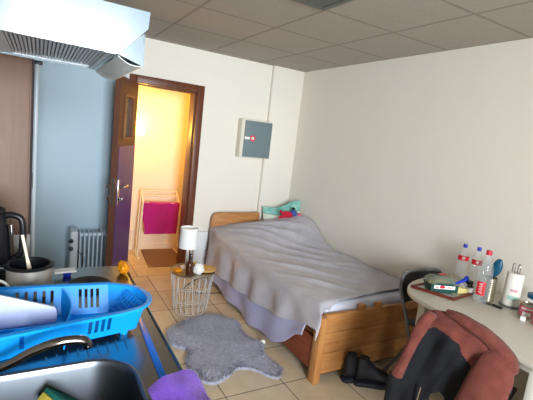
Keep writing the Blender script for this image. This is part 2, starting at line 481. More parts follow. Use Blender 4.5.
hk = tag(obj('wall_hook', MB().lathe([(0, 0), (.02, 0), (.018, .02), (.03, .035), (.03, .05), (0, .06)], 18, (1.02, HY, .26), rx(PI/2)), M['palewood'], origin=(1.02, HY, .26)), 'round wooden knob on the hallway wall left of the clothes horse', 'knob')

# ---------------------------------------------------------------- fuse box, vent
fb = thing('fuse_box', 'beige wall fuse box with slate grey door and red round sticker', 'fuse box', (2.08, YB, 1.34))
obj('body', MB().bb((1.888, 3.945, 1.335), (2.262, YB, 1.752), .004), M['box_beige'], fb)
dr = obj('door', MB().bb((1.925, 3.93, 1.345), (2.258, 3.945, 1.738), .003), M['box_grey'], fb)
obj('latch', MB().bb((1.925, 3.922, 1.535), (1.99, 3.93, 1.562), .002), M['white'], dr)
st = obj('sticker', MB().lathe([(0, 0), (.033, 0), (.033, .003), (0, .003)], 28, (2.025, 3.93, 1.55), rx(PI/2)), M['red'], dr)
st['label'] = 'red round sticker with white middle'
obj('sticker_mark', MB().lathe([(.006, 0), (.017, 0), (.017, .0015), (.006, .0015), (.006, 0)], 24, (2.025, 3.927, 1.55), rx(PI/2)), M['white'], st)
tag(obj('column_edge', MB().bb((2.241, YB-.046, 0), (2.249, YB, 1.335), .002), M['wall'], origin=(2.243, YB, 0)), 'thin white strip along the corner column edge below the fuse box', 'column edge')  # strip over the column's left edge; the line here is the column itself
tag(obj('column_edge_top', MB().bb((2.241, YB-.046, 1.752), (2.249, YB, ZC), .002), M['wall'], origin=(2.243, YB, 1.752)), 'thin white strip along the corner column edge up to the ceiling', 'column edge')
vt = thing('ceiling_vent', 'dark slatted air vent set in the tiled ceiling', 'vent', (1.32, 1.95, ZC))
w = MB()
x0, x1, y0, y1 = 1.20, 1.46, 1.83, 2.09
w.bb((x0, y0, ZC-.012), (x0+.03, y1, ZC)); w.bb((x1-.03, y0, ZC-.012), (x1, y1, ZC)); w.bb((x0+.03, y0, ZC-.012), (x1-.03, y0+.03, ZC)); w.bb((x0+.03, y1-.03, ZC-.012), (x1-.03, y1, ZC))
obj('vent_frame', w, M['vent'], vt, smooth=False)
obj('vent_back', MB().bb((x0+.03, y0+.03, ZC-.003), (x1-.03, y1-.03, ZC-.001)), M['ventdark'], vt, smooth=False)
for k in range(6):
    obj('vent_slat', MB().box((x0+.055+k*.03, (y0+y1)/2, ZC-.0095), (.02, .2, .003), ry(.45)), M['vent'], vt, smooth=False)

# ---------------------------------------------------------------- range hood
hd = thing('range_hood', 'white cooker hood with slatted grey filter above the hob', 'cooker hood', (-.1, 1.66, 1.78))
HY0, HY1 = 1.365, 1.96
prof = [(-.5, 1.783), (.205, 1.775), (.278, 1.852), (.292, 1.868), (.295, 1.918), (-.5, 1.918)]
w = MB()
# shell: two side cheeks, top and front, open underside
for ya, yb in ((HY0, HY0+.012), (HY1-.012, HY1)): w.prism(prof, ya, yb)
w.prism([(-.5, 1.906), (.28, 1.906), (.295, 1.918), (-.5, 1.918)], HY0+.012, HY1-.012)
w.prism([(.193, 1.775), (.205, 1.775), (.278, 1.852), (.292, 1.868), (.295, 1.918), (.28, 1.906), (.28, 1.872), (.268, 1.858)], HY0+.012, HY1-.012)
for v_ in w.bm.verts:
    if v_.co.y < HY0+.02: v_.co.y += (1.918-v_.co.z)*.045     # side panel leaned in so it mirrors the window as a highlight
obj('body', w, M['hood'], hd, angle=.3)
w = MB()
w.bb((-.5, HY0+.012, 1.786), (-.10, HY1-.012, 1.80))
w.bb((.178, HY0+.012, 1.777), (.193, HY1-.012, 1.80))
w.bb((-.10, HY0+.012, 1.784), (.178, HY0+.022, 1.80)); w.bb((-.10, HY1-.03, 1.784), (.178, HY1-.012, 1.80))
obj('underside_frame', w, M['hood_in'], hd, smooth=False)
w = MB()
n = 24
for k in range(n): w.box((-.094+k*(.268/(n-1)), (HY0+HY1)/2, 1.789), (.0072, HY1-HY0-.06, .004), ry(.15))
obj('filter_grille', w, M['hood_in'], hd, smooth=False)
obj('filter_back', MB().bb((-.099, HY0+.024, 1.797), (.177, HY1-.032, 1.80)), M['filter_dark'], hd, smooth=False)
w = MB(); w.prism([(.2065, 1.7745), (.2795, 1.8505), (.284, 1.75)], HY0+.003, HY0+.007)
w.prism([(.2065, 1.7745), (.2795, 1.8505), (.284, 1.75)], HY1-.004, HY1)
w.bb((.2815, HY0+.004, 1.752), (.2845, HY1-.004, 1.85))
obj('visor_frame', w, M['hood'], hd, smooth=False)
def vis(u, v):
    y = lerp(HY0+.005, HY1-.005, v)
    x = lerp(.207, .281, u); z = lerp(1.7715, 1.7525, u)-.03*math.sin(PI*u)*(.35+.65*math.sin(PI*v))
    return (x, y, z)
obj('visor', MB().grid(vis, 12, 16, .003), M['visor'], hd)
obj('switch_tab', MB().bb((.165, HY0-.004, 1.772), (.196, HY0, 1.779)), M['white'], hd, smooth=False)

# ---------------------------------------------------------------- kitchen unit
CY0, CY1, CX = .45, 1.885, .366
kc = thing('kitchen_unit', 'steel topped kitchenette counter with sink and hob on the left', 'kitchen counter', (0, 1.2, 0))
w = MB(); XK = XL+.006; w.bb((XK, CY0+.02, .1), (.33, CY1-.02, .70)); w.bb((XK, CY0+.02, .70), (.33, .70, .872)); w.bb((XK, 1.17, .70), (.33, CY1-.02, .872)); w.bb((XK, CY0+.05, 0), (.28, CY1-.05, .1)); w.bb((.29, .70, .70), (.33, 1.17, .872))
obj('cabinet_body', w, M['kcab'], kc, smooth=False)
for k in range(2):
    ya = CY0+.03+k*.69
    d = obj('cabinet_door', MB().bb((.331, ya, .12), (.349, ya+.68, .86), .003), M['kcab'], kc)
    obj('door_handle', MB().tube([(.35, ya+.3, .80), (.37, ya+.3, .80), (.37, ya+.42, .80), (.35, ya+.42, .80)], .005, 8), M['chrome'], d)
# worktop with a rounded sink opening
SX0, SX1, SY0, SY1, SR = -.22, .243, .76, 1.108, .11
t = bmesh.new()
inner = rrect(SX0, SX1, SY0, SY1, SR, .9, 8)
outer = [(CX, CY0, .9), (CX, CY1, .9), (XK, CY1, .9), (XK, CY0, .9)]
iv = [t.verts.new(p) for p in inner]; ov = [t.verts.new(p) for p in outer]
es = [t.edges.new((a, b)) for a, b in zip(iv, iv[1:]+iv[:1])]+[t.edges.new((a, b)) for a, b in zip(ov, ov[1:]+ov[:1])]
bmesh.ops.triangle_fill(t, edges=es, use_beauty=True)
bmesh.ops.recalc_face_normals(t, faces=t.faces)
for fc in t.faces:
    if fc.normal.z < 0: fc.normal_flip()
w = MB(); w._merge(t)
w.loops([outer, [(x, y, .872) for x, y, z in outer]])
wt = obj('worktop', w, M['steel'], kc, smooth=False)
def inset(k, z): return rrect(SX0+k, SX1-k, SY0+k, SY1-k, max(SR-k*.6, .04), z, 8)
w = MB(); w.loops([inset(-.008, .9006), inset(-.002, .9025), inset(.003, .899), inset(.008, .885), inset(.018, .77), inset(.035, .742), inset(.07, .735)], cap1=True)
obj('sink_bowl', w, M['steel_sink'], wt)
obj('sink_drain', MB().lathe([(0, .738), (.028, .738), (.035, .7355), (.035, .734)], 24, (-.02, .92, 0)), M['chrome'], wt)
w = MB()
for k in range(9):
    xx = .03+k*.027
    w.tube([(xx, 1.125, .8965), (xx, 1.15, .900), (xx+.003, 1.38, .900), (xx+.003, 1.40, .897)], .003, 6)
obj('drainer_ribs', w, M['steel'], wt)
w = MB(); w.tube([(CX-.003, CY0, .902), (CX-.003, CY1, .902)], .004, 8)
obj('worktop_lip', w, M['steel'], wt)
for k, (x, y) in enumerate(((.19, 1.66), (-.02, 1.60))):
    hp_ = obj('hotplate', MB().lathe([(0, .912), (.015, .912), (.018, .914), (.078, .914), (.084, .909), (.086, .9005), (.0, .9005)], 40, (x, y, 0)), M['iron'], kc)
# tap
fa = thing('tap', 'dark chrome sink tap with low curved spout over the bowl', 'tap', (-.30, 1.135, .9))
obj('tap_body', MB().lathe([(0, .0), (.027, .0), (.027, .008), (.02, .014), (.02, .06), (.016, .07), (0, .07)], 24, (-.30, 1.135, .9005)), M['darkchrome'], fa)
pts = catmull([(-.30, 1.135, .955), (-.26, 1.12, .925), (-.18, 1.095, .925), (-.07, 1.065, .948), (.0, 1.055, .985), (.06, 1.05, 1.003), (.112, 1.05, .998), (.124, 1.05, .978)], 6)
obj('spout', MB().tube(pts, [.012]*(len(pts)-4)+[.0115, .0125, .0125, .0125], 14), M['darkchrome'], fa)
obj('tap_lever', MB().tube([(-.30, 1.135, .968), (-.30, 1.155, .985), (-.30, 1.19, 1.0)], [.009, .008, .007], 10), M['darkchrome'], fa)

# dish rack
dk = thing('dish_rack', 'bright blue plastic dish rack on the steel draining board', 'dish rack', (.05, 1.28, .9))
def rack_loop(k, z, n=8):
    """plan outline, k = how far in from the rim; the near side runs a little skewed as the rack stands"""
    xr = .333-k
    P = [(-.24+k, 1.065+k), (-.05, 1.108+k), (.12, 1.143+k), (.235, 1.165+k), (.30-k*.3, 1.195+k*.7), (xr, 1.25), (xr-.004, 1.31), (.297-k*.6, 1.372-k*.6), (.22, 1.415-k), (.05, 1.43-k), (-.1, 1.44-k), (-.24+k, 1.45-k)]
    if k > .03: pass
    out = []
    for i, (x, y) in enumerate(P): out.append(V((x, y, z)))
    # smooth only the rounded right end
    a = catmull([out[3], out[4], out[5], out[6], out[7], out[8]], 5)
    return out[:3] + a + out[9:]
RZ0, RZ1 = .908, 1.008
w = MB()
w.loops([rack_loop(.012, RZ1-.006), rack_loop(-.003, RZ1-.008), rack_loop(-.003, RZ1), rack_loop(.014, RZ1), rack_loop(.012, RZ1-.006)])
rim = obj('rim', w, M['blue'], dk)
# side walls: built as strips so the slots stay open
nL = len(rack_loop(0, 0))
def wall_pt(s, h, off=0):
    """s arc position along the outline, h 0 bottom..1 top"""
    k = lerp(.052, .012, h)+off
    L = rack_loop(k, lerp(RZ0+.01, RZ1-.004, h)); n = len(L)
    L = L+[L[0]]
    i = min(int(s), n-1); return L[i].lerp(L[i+1], s-i)
def arc_len():
    L = rack_loop(.03, 0); L = L+[L[0]]
    return [(L[i+1]-L[i]).length for i in range(nL)]
al = arc_len()
def s_at_x(x, near):
    L = rack_loop(.03, 0); L = L+[L[0]]
    rng = range(0, nL)
    for i in rng:
        a, b_ = L[i], L[i+1]
        if (near and b_.x > a.x and a.x <= x <= b_.x) or (not near and b_.x < a.x and b_.x <= x <= a.x): return i+(x-a.x)/(b_.x-a.x)
    return 0
slots = []
for x in (.132, .150, .168, .186, -.05, -.025, 0, .025, .048, -.1): slots.append((s_at_x(x, False), .0095))
for x in (.142, .160, .178, .196, -.028): slots.append((s_at_x(x, True), .0105))
slots.sort()
w = MB()
t = bmesh.new()
cuts = set([float(i) for i in range(nL+1)]); open_ = []
for s, ww in slots:
    dl = ww/al[min(int(s), nL-1)]
    a, b_ = s-dl/2, s+dl/2
    cuts |= {a, b_}; open_.append((a, b_))
cuts = sorted(cuts); hs = [0, .22, .88, 1]
vv = [[t.verts.new(wall_pt(c % nL if c < nL else 0, h)) for h in hs] for c in cuts[:-1]]
vv.append(vv[0])
for i in range(len(cuts)-1):
    mid = (cuts[i]+cuts[i+1])/2
    hole = any(a <= mid <= b_ for a, b_ in open_)
    for j in range(3):
        if hole and j == 1: continue
        try: t.faces.new((vv[i][j], vv[i+1][j], vv[i+1][j+1], vv[i][j+1]))
        except ValueError: pass
bmesh.ops.recalc_face_normals(t, faces=t.faces)
bmesh.ops.solidify(t, geom=t.faces[:], thickness=.003)
w._merge(t)
obj('side_wall', w, M['blue'], dk, smooth=False)
w = MB(); Lb = rack_loop(.052, RZ0+.008)
w.loops([Lb, [V((p.x, p.y, RZ0+.012)) for p in Lb]], cap0=True, cap1=True)
obj('base', w, M['blue'], dk, smooth=False)
for x, y in ((-.12, 1.18), (.25, 1.24), (-.12, 1.37), (.22, 1.345)):
    obj('foot', MB().lathe([(0, .9005), (.012, .9005), (.014, RZ0+.009), (0, RZ0+.009)], 14, (x, y, 0)), M['blue'], dk)
def dv(u, v):
    y = lerp(1.155, 1.392, u); return (.075+.018*math.sin(PI*u)+.004*v, y, lerp(RZ0+.012, RZ1-.004-.03*math.sin(PI*u)*.0, v))
obj('divider', MB().grid(dv, 16, 8, .003), M['blue'], dk)
w = MB()
for x in (-.17, .055):
    w.box(((-.2+.065)/2 if x < 0 else 0, 0, 0), (.001, .001, .001))
w = MB(); w.bb((-.19, 1.225, RZ0+.012), (.072, 1.229, .965)); w.bb((-.012, 1.172, RZ0+.012), (-.009, 1.225, .955)); w.bb((-.19, 1.229, .948), (.072, 1.30, .951))
obj('inner_partition', w, M['blue'], dk, smooth=False)
w = MB()
for k in range(8):
    a = k/7
    p0 = V((.215, 1.375, .925)).lerp(V((.235, 1.215, .925)), a); p1 = V((.272, 1.362, .998)).lerp(V((.303, 1.225, .998)), a)
    w.tube([p0, p1], .0018, 5)
for k in range(6):
    a = k/5
    p0 = V((.216, 1.372, .925)).lerp(V((.272, 1.361, .998)), a); p1 = V((.236, 1.217, .925)).lerp(V((.303, 1.227, .998)), a)
    w.tube([p0, p1], .0018, 5)
obj('end_mesh', w, M['blue'], dk)
cb = MB()
cbp = [(-.22, .953), (.052, .955), (.058, .962), (.057, .992), (.052, 1.002), (-.22, 1.10)]
cb.prism(cbp, -.006, .006, 'y', .002)
bmesh.ops.rotate(cb.bm, matrix=rx(-.1), verts=cb.bm.verts, cent=(0, 0, .945)); bmesh.ops.translate(cb.bm, vec=(0, 1.262, 0), verts=cb.bm.verts)
tag(obj('cutting_board', cb, M['board'], origin=(-.08, 1.27, .93)), 'frosted white cutting board standing in the blue dish rack', 'cutting board')

# blue reflection, cloth, sponge
sp = MB().bb((-.010, -.175, 0), (.010, .185, .003), .001)  # blue reflection along the worktop crease, built as a thin coloured strip
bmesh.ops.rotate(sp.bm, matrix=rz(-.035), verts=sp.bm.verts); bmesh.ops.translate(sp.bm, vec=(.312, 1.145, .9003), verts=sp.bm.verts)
tag(obj('reflection', sp, M['blue_reflection'], origin=(.312, 1.145, .9)), 'thin blue strip standing in for a reflection on the steel counter between dish rack and purple cloth', 'reflection')
pc = thing('cleaning_cloth', 'purple microfibre cloth draped over the edge of the steel counter', 'cloth', (.31, .88, .9))
def pcf(u, v):
    # u across the counter edge (0 inner .. 1 hanging), v along y
    s = u*.15
    y = lerp(.70, .902, v)+.012*math.sin(u*3)*v + .028*min(1, u*1.6)*v
    edge = .372
    x0 = .252
    flat = edge-x0
    b_ = .012*nz(u*3, v*3, .3)
    if s < flat: return (x0+s, y, .910+b_+.008*math.sin(PI*min(1, s/flat)))
    d = s-flat
    a = min(d/.02, PI/2)
    return (edge+.012*math.sin(a)+.012*nz(u*4, v*4, 1)*sstep(0, .1, d), y, .910+b_-.02*(1-math.cos(a))-max(0, d-.0314))
obj('cloth', MB().grid(pcf, 30, 24, -.012), M['purple'], pc)
obj('care_label', MB().box((.290, .918, .917), (.03, .018, .002), rz(-.05)), M['white'], pc)
sg = thing('sponge', 'green and yellow scouring sponge tilted in the steel sink', 'sponge', (.07, 1.0, .78))
R1 = rz(.45) @ ry(.75)
def spg(z0, z1):
    P = [(-.055, -.035), (.06, -.04), (.052, .0), (.058, .04), (-.055, .036)]
    m_ = MB(); m_.prism(P, z0, z1, 'z', .003); bmesh.ops.rotate(m_.bm, matrix=R1, verts=m_.bm.verts); bmesh.ops.translate(m_.bm, vec=(.075, 1.035, .835), verts=m_.bm.verts); return m_
obj('foam', spg(-.028, .0), M['sponge'], sg)
obj('scouring_pad', spg(.0003, .012), M['scour'], sg)

# saucepan, spoon, kettle, grey board, small tray, orange lump
pn = thing('saucepan', 'shiny steel saucepan with dark rim on the left hotplate', 'saucepan', (-.02, 1.60, .9145))
obj('pan_body', MB().lathe([(0, .001), (.066, 0), (.072, .006), (.073, .104), (.070, .104), (.069, .01), (0, .006)], 40, (-.02, 1.60, .9145)), M['pansteel'], pn)
obj('rim_band', MB().lathe([(.0735, .104), (.081, .108), (.082, .113), (.069, .1165), (.064, .1145), (.062, .05), (0, .045), (0, .044), (.0655, .048)], 40, (-.02, 1.60, .9145)), M['black'], pn)
obj('handle', MB().tube([(-.09, 1.61, 1.01), (-.13, 1.615, 1.015), (-.22, 1.63, 1.02)], [.008, .01, .011], 10), M['black'], pn)
ws = tag(obj('wooden_spoon', MB().tube([(-.012, 1.60, .965), (-.030, 1.63, 1.045), (-.046, 1.655, 1.12)], [.010, .005, .0055], 10), M['palewood'], origin=(-.012, 1.6, .965)), 'thin wooden spoon handle leaning out of the saucepan', 'spoon')
kt = thing('kettle', 'black electric kettle at the left behind the saucepan', 'kettle', (-.145, 1.76, .9))
KX, KY = -.155, 1.765
obj('base', MB().lathe([(0, 0), (.075, 0), (.078, .012), (.07, .022), (0, .022)], 36, (KX, KY, .9005)), M['black'], kt)
obj('jug', MB().lathe([(0, .024), (.07, .024), (.075, .05), (.066, .2), (.058, .27), (.05, .28), (0, .281)], 36, (KX, KY, .9)), M['black'], kt)
obj('lid', MB().lathe([(0, .282), (.05, .282), (.05, .293), (.03, .303), (0, .305)], 30, (KX, KY, .9)), M['black_matt'], kt)
obj('handle', MB().tube(catmull([(KX+.05, KY-.01, 1.172), (KX+.08, KY-.018, 1.172), (KX+.105, KY-.022, 1.15), (KX+.108, KY-.022, 1.06), (KX+.10, KY-.02, 1.02), (KX+.075, KY-.015, 1.0)], 6), .012, 12), M['black'], kt)
obj('water_window', MB().box((KX+.072, KY-.02, 1.08), (.012, .02, .12), rz(-.2) @ ry(-.07), .003), M['smoke'], kt)
tag(obj('cord_loop', MB().tube([(-.125+.052*math.cos(2*PI*k/40), 1.50+.008*math.sin(4*PI*k/40), .9575+.052*math.sin(2*PI*k/40)+.0) for k in range(40)], .0045, 8, True), M['white'], origin=(-.125, 1.5, .901)), 'white cord loop standing in front of the black kettle', 'cord')
gb = MB().box((-.062, 1.875, .982), (.075, .01, .16), rx(-.06), .002)
tag(obj('splash_board', gb, M['greyboard'], origin=(-.062, 1.87, .9)), 'small grey board standing at the counter end behind the kettle', 'board')
wb = thing('spoon_rest', 'small flat white dish on a dark foot at the counter end', 'dish', (.105, 1.79, .9))
obj('dish', MB().box((.105, 1.79, .925), (.085, .05, .008), rz(.12), .003), M['white'], wb)
obj('foot', MB().lathe([(0, .9005), (.014, .9005), (.02, .921), (0, .921)], 16, (.115, 1.79, 0)), M['capblue'], wb)
def crum(c, s, seed, n=3.0):
    def f_(u, v):
        a, b_ = 2*PI*u, PI*v
        d = V((math.sin(b_)*math.cos(a), math.sin(b_)*math.sin(a), math.cos(b_)))
        k = 1+.35*nz(d.x*n+seed, d.y*n, d.z*n)+.15*nz(d.x*9, d.y*9+seed, d.z*9)
        return (c[0]+d.x*s[0]*k, c[1]+d.y*s[1]*k, c[2]+d.z*s[2]*k)
    m_ = MB(); m_.grid(f_, 24, 16); bmesh.ops.remove_doubles(m_.bm, verts=m_.bm.verts, dist=.0004); return m_
tag(obj('orange_lump', crum((.338, 1.775, .928), (.024, .045, .0275), 5, 2.2), M['orange'], origin=(.338, 1.775, .9)), 'small orange lump on the counter corner behind the blue dish rack', 'cloth')  # rounded orange lump at the far counter corner

# ---------------------------------------------------------------- cupboard, pipe, radiator
cu = thing('tall_cupboard', 'tall brown wood cupboard beyond the hob at the left edge', 'cupboard', (-.26, 2.45, 0))
obj('carcass', MB().bb((XL+.005, 2.22, 0), (-.037, 2.75, 2.15), .003), M['cupboard'], cu)
obj('end_panel', MB().bb((XL+.005, 2.20, .06), (-.044, 2.2195, 2.14), .002), M['cupboard'], cu)
obj('gap_shade_strip', MB().bb((-.0365, 2.215, .0), (-.0345, 2.75, 2.15)), M['gap_shade'], cu, smooth=False)  # dark strip painted in for the shaded gap beside the pipe
pp = thing('wall_pipe', 'white vertical pipe with a black top clip beside the brown cupboard', 'pipe', (-.024, 2.9, 0))
obj('pipe', MB().tube([(-.024, 2.9, 0), (-.024, 2.9, 1.852)], .013, 16), M['rad'], pp)
obj('clip', MB().bb((-.042, 2.88, 1.852), (.006, 2.93, 1.872), .004), M['black'], pp)
obj('joint', MB().tube([(-.034, 2.888, 1.09), (-.034, 2.888, 1.19)], .005, 10), M['greyboard'], pp)
ra = thing('oil_radiator', 'pale oil filled radiator standing left of the open door', 'radiator', (.42, 3.84, 0))
for k in range(7):
    x = .335+k*.036
    w = MB(); w.prism([(3.76, .10), (3.92, .10), (3.935, .13), (3.935, .53), (3.91, .56), (3.77, .56), (3.745, .53), (3.745, .13)], x-.005, x+.005, 'x', .003)
    if k < 6: w.tube([(x, 3.84, .14), (x+.036, 3.84, .14)], .018, 10); w.tube([(x, 3.84, .52), (x+.036, 3.84, .52)], .018, 10)
    obj('fin', w, M['rad'], ra)
cp = obj('control_panel', MB().bb((.255, 3.745, .08), (.318, 3.935, .575), .012), M['rad'], ra)
obj('link_tube', MB().tube([(.318, 3.84, .14), (.335, 3.84, .14)], .02, 10), M['rad'], ra)
for z in (.49, .42): obj('knob', MB().lathe([(0, 0), (.02, 0), (.017, .02), (0, .022)], 18, (.262, 3.745, z), rx(PI/2)), M['black'], cp)
for x in (.29, .53): obj('foot', MB().bb((x-.025, 3.72, .0), (x+.025, 3.96, .03), .006).bb((x-.006, 3.83, .03), (x+.006, 3.85, .11)), M['black_matt'], ra)
obj('power_cord', MB().tube(catmull([(.315, 3.74, .40), (.36, 3.728, .34), (.35, 3.725, .22), (.30, 3.715, .1), (.30, 3.71, .02)], 6), .005, 8), M['black'], ra)

# ---------------------------------------------------------------- bed
BX0, BX1, BYF, BYH = 1.60, 2.625, 1.90, 4.0
bd = thing('bed', 'warm wooden single bed with curved headboard against the right wall', 'bed', (2.1, 2.95, 0))
hb = [(BX0+.05, .0), (BX0+.05, .62), (BX0+.06, .665), (BX0+.085, .695), (BX0+.12, .708), (2.23, .715), (2.24, .70), (2.24, .0)]
obj('headboard', MB().prism([(x, z) for x, z in hb], 3.955, 4.0, 'y', .008), M['bed'], bd)
obj('headboard_end', MB().bb((2.241, 3.965, .0), (BX1, 4.0, .50), .004), M['bed'], bd)
for z0_, z1_ in ((.055, .20), (.203, .345), (.348, .478)): obj('foot_board', MB().bb((BX0+.055, BYF-.012, z0_), (BX1-.03, BYF+.02, z1_), .003), M['bed'], bd)
for x in (BX0, BX1-.032): obj('foot_post', MB().bb((x, BYF-.035, 0), (x+.056 if x < 2 else BX1, BYF+.035, .47), .010), M['bed_v'], bd)
obj('side_rail', MB().bb((BX0+.01, BYF+.036, .08), (BX0+.035, 3.954, .30), .004), M['rail'], bd)
obj('side_rail', MB().bb((BX1-.03, BYF+.036, .08), (BX1-.005, 3.954, .30), .004), M['rail'], bd)
for x in (1.945, 2.10): obj('stop_block', MB().bb((x, BYF-.01, .4785), (x+.055, BYF+.018, .515), .003), M['bed'], bd)
obj('slat_base', MB().bb((BX0+.04, BYF+.04, .30), (BX1-.04, 3.95, .318)), M['bed'], bd)
tag(obj('mattress', MB().box(((1.625+2.615)/2, (1.945+3.945)/2, .42), (.985, 2.0, .20), None, .04, 4), M['mattress'], origin=(2.12, 2.94, .32)), 'pale mattress on the wooden bed, seen at the foot under the blanket', 'mattress')

def ztop(x, y):
    z = .538
    hx = interp([(1.6, .02), (1.8, .06), (2.0, .10), (2.2, .125), (2.35, .16), (2.5, .23), (2.65, .22)], x)
    z += hx*sstep(3.05, 3.58, y)*(1-.35*sstep(3.75, 3.95, y))
    z += .012*sstep(2.6, 1.95, y)*sstep(1.7, 2.3, x)
    return z
def folds(x, y):
    a = nz(x*1.2+y*.4, y*.6, .5)*.05
    r = .006*math.sin((x*9+y*5)+14*a*2+2.2*nz(x*2, y*2, 3)*2)*(.5+.5*nz(x*1.5, y*1.2, 9))
    r += .010*nz(x*3.5+y*1.2, y*1.6, 7)+.005*nz(x*9+y*4, y*4, 4)+.004*nz(x*20+y*9, y*7-x*4, 6)
    for (px, py, qx, qy, h, wd) in FOLDS:
        dx, dy = qx-px, qy-py; L2 = dx*dx+dy*dy
        t = max(0, min(1, ((x-px)*dx+(y-py)*dy)/L2)); d = math.hypot(x-px-t*dx, y-py-t*dy)
        r += h*math.exp(-(d/wd)**2)*math.sin(PI*min(1, max(0, t*.9+.05)))
    return r
FOLDS = [(1.72, 3.75, 2.6, 2.75, .034, .03), (1.9, 3.72, 2.6, 3.0, .032, .025), (1.75, 3.5, 2.5, 2.5, .03, .03), (2.0, 3.75, 2.6, 3.3, .032, .025),
         (1.65, 2.9, 2.3, 2.1, .024, .03), (1.9, 3.0, 2.55, 2.2, .026, .028), (1.7, 2.5, 2.1, 1.95, .022, .03), (2.1, 2.8, 2.6, 2.45, .024, .03), (1.68, 3.3, 1.9, 2.9, .022, .04), (2.2, 3.4, 2.62, 3.1, .028, .025)]
def bl_edge(y): return interp([(1.88, .40), (2.0, .385), (2.12, .34), (2.3, .29), (2.6, .245), (2.9, .215), (3.4, .20), (3.95, .19)], y)
def blanket(u, v):
    xg = 2.63-u*1.02; yend = interp([(1.5, 1.888), (1.71, 1.888), (1.78, 1.965), (2.3, 2.02), (2.63, 2.03)], xg); y = lerp(3.945, yend, min(1, v/.92)); over = max(0, v-.92)/.08
    xe = 1.625; Rr = .045
    x_flat0, x_flat1 = 2.63, xe
    wz = ztop(xe+.05, y)
    drop = max(.02, wz-Rr-bl_edge(y))
    Ltop = x_flat0-x_flat1; Larc = Rr*PI/2
    # head end pulls in toward the wall along a curve
    L = Ltop+Larc+drop
    s = u*L
    if s < Ltop:
        x = x_flat0-s; z = ztop(x, y)+folds(x, y)
        out = 0
    elif s < Ltop+Larc:
        a = (s-Ltop)/Rr; x = xe-Rr*math.sin(a); z = ztop(xe, y)+folds(xe, y)*math.cos(a)-Rr*(1-math.cos(a))
    else:
        d = s-Ltop-Larc; x = xe-Rr-.05*d; z = ztop(xe, y)-Rr-d
        x -= (.016*math.sin(y*17+2*nz(y*2, 1))+.012*nz(y*5, d*4, 2)+.010)*sstep(0, .15, d)
    x += .05*sstep(3.62, 3.95, y)*sstep(2.0, 1.6, x)
    if over > 0:
        fd = interp([(1.5, .06), (1.58, .10), (1.63, .19), (1.68, .15), (1.74, .05), (1.82, .02), (2.7, .02)], x)
        a = min(PI/2, over*fd/.03) if fd > 0 else 0
        y = y-.03*math.sin(a)-.012*math.sin(x*40)*over*sstep(.04, .12, fd)
        z = z-.03*(1-math.cos(a))-max(0, over*fd-.047)
    return (x, y, z)
tag(obj('blanket', MB().grid(blanket, 150, 190, .012), M['blanket'], angle=3, origin=(2.1, 2.9, .54)), 'rumpled grey fleece blanket spread over the bed', 'blanket')
def lsheet(u, v):
    y = lerp(3.86, 2.0, v)
    zb = interp([(2.0, .29), (2.1, .24), (2.2, .15), (2.35, .075), (2.5, .035), (2.9, .025), (3.4, .05), (3.86, .12)], y)+.012*math.sin(y*13)
    z = lerp(.43, zb, u)
    x = 1.592-.012*u+.012*math.sin(y*15+1)*u+.012*nz(y*4, u*2, 5)*u+(.03*sstep(3.6, 3.9, y))
    return (x-.012*sstep(.3, .9, u), y, z)
tag(obj('bed_sheet', MB().grid(lsheet, 30, 110, .004), M['lilac'], angle=3, origin=(1.58, 2.95, .03)), 'lilac sheet hanging below the grey blanket down the bed side', 'sheet')
# pillow and plush toy
pw = thing('pillow', 'pale pillow with aqua printed border propped in the bed corner', 'pillow', (2.42, 3.84, .70))
def pil(sgn):
    def f_(u, v):
        x = lerp(2.245, 2.625, u); h = v
        th = .055*(max(0, 1-abs(2*u-1)**3)*max(0, 1-abs(2*v-1)**3))**.6
        z = .58+(.215+.115*sstep(.3, 1, u))*h
        y = 3.85-.19*u+.07*h+sgn*th
        return (x, y, z)
    return f_
pb = MB(); pb.grid(pil(-1), 54, 36); pb.grid(pil(1), 54, 36); bmesh.ops.remove_doubles(pb.bm, verts=pb.bm.verts, dist=.0005)
po = obj('pillow_body', pb, [M['pillow'], M['teal_cloth'], M['stitch']], pw, angle=3)
for p in po.data.polygons:
    c = po.matrix_basis @ p.center
    wx = p.center.x+2.42; wz = p.center.z+.70
    u_ = (wx-2.245)/.38; hh = (wz-.58)/(.215+.115*sstep(.3, 1, u_))
    if hh > .70: p.material_index = 2 if abs((u_*9) % 1-.5) < .07 else 1
    elif hh > .655: p.material_index = 2
py = thing('plush_toy', 'small red and blue plush toy lying before the pillow', 'toy', (2.40, 3.64, .74))
obj('body', MB().ball((2.40, 3.62, .77), (.065, .04, .035), 20, ry(.2)), M['plush'], py)
w = MB(); w.tube([(2.37, 3.60, .77), (2.31, 3.60, .79), (2.285, 3.60, .815)], [.018, .015, .012], 10); w.tube([(2.36, 3.60, .755), (2.30, 3.60, .745), (2.27, 3.58, .74)], [.018, .015, .012], 10)
obj('arm', w, M['plush'], py)
obj('head', MB().ball((2.475, 3.62, .785), (.042, .035, .038)), M['plush_blue'], py)
obj('ear', MB().ball((2.47, 3.62, .832), (.02, .016, .018)), M['black_matt'], py)
obj('foot', MB().ball((2.545, 3.60, .77), (.028, .022, .02)), M['plush_pink'], py)

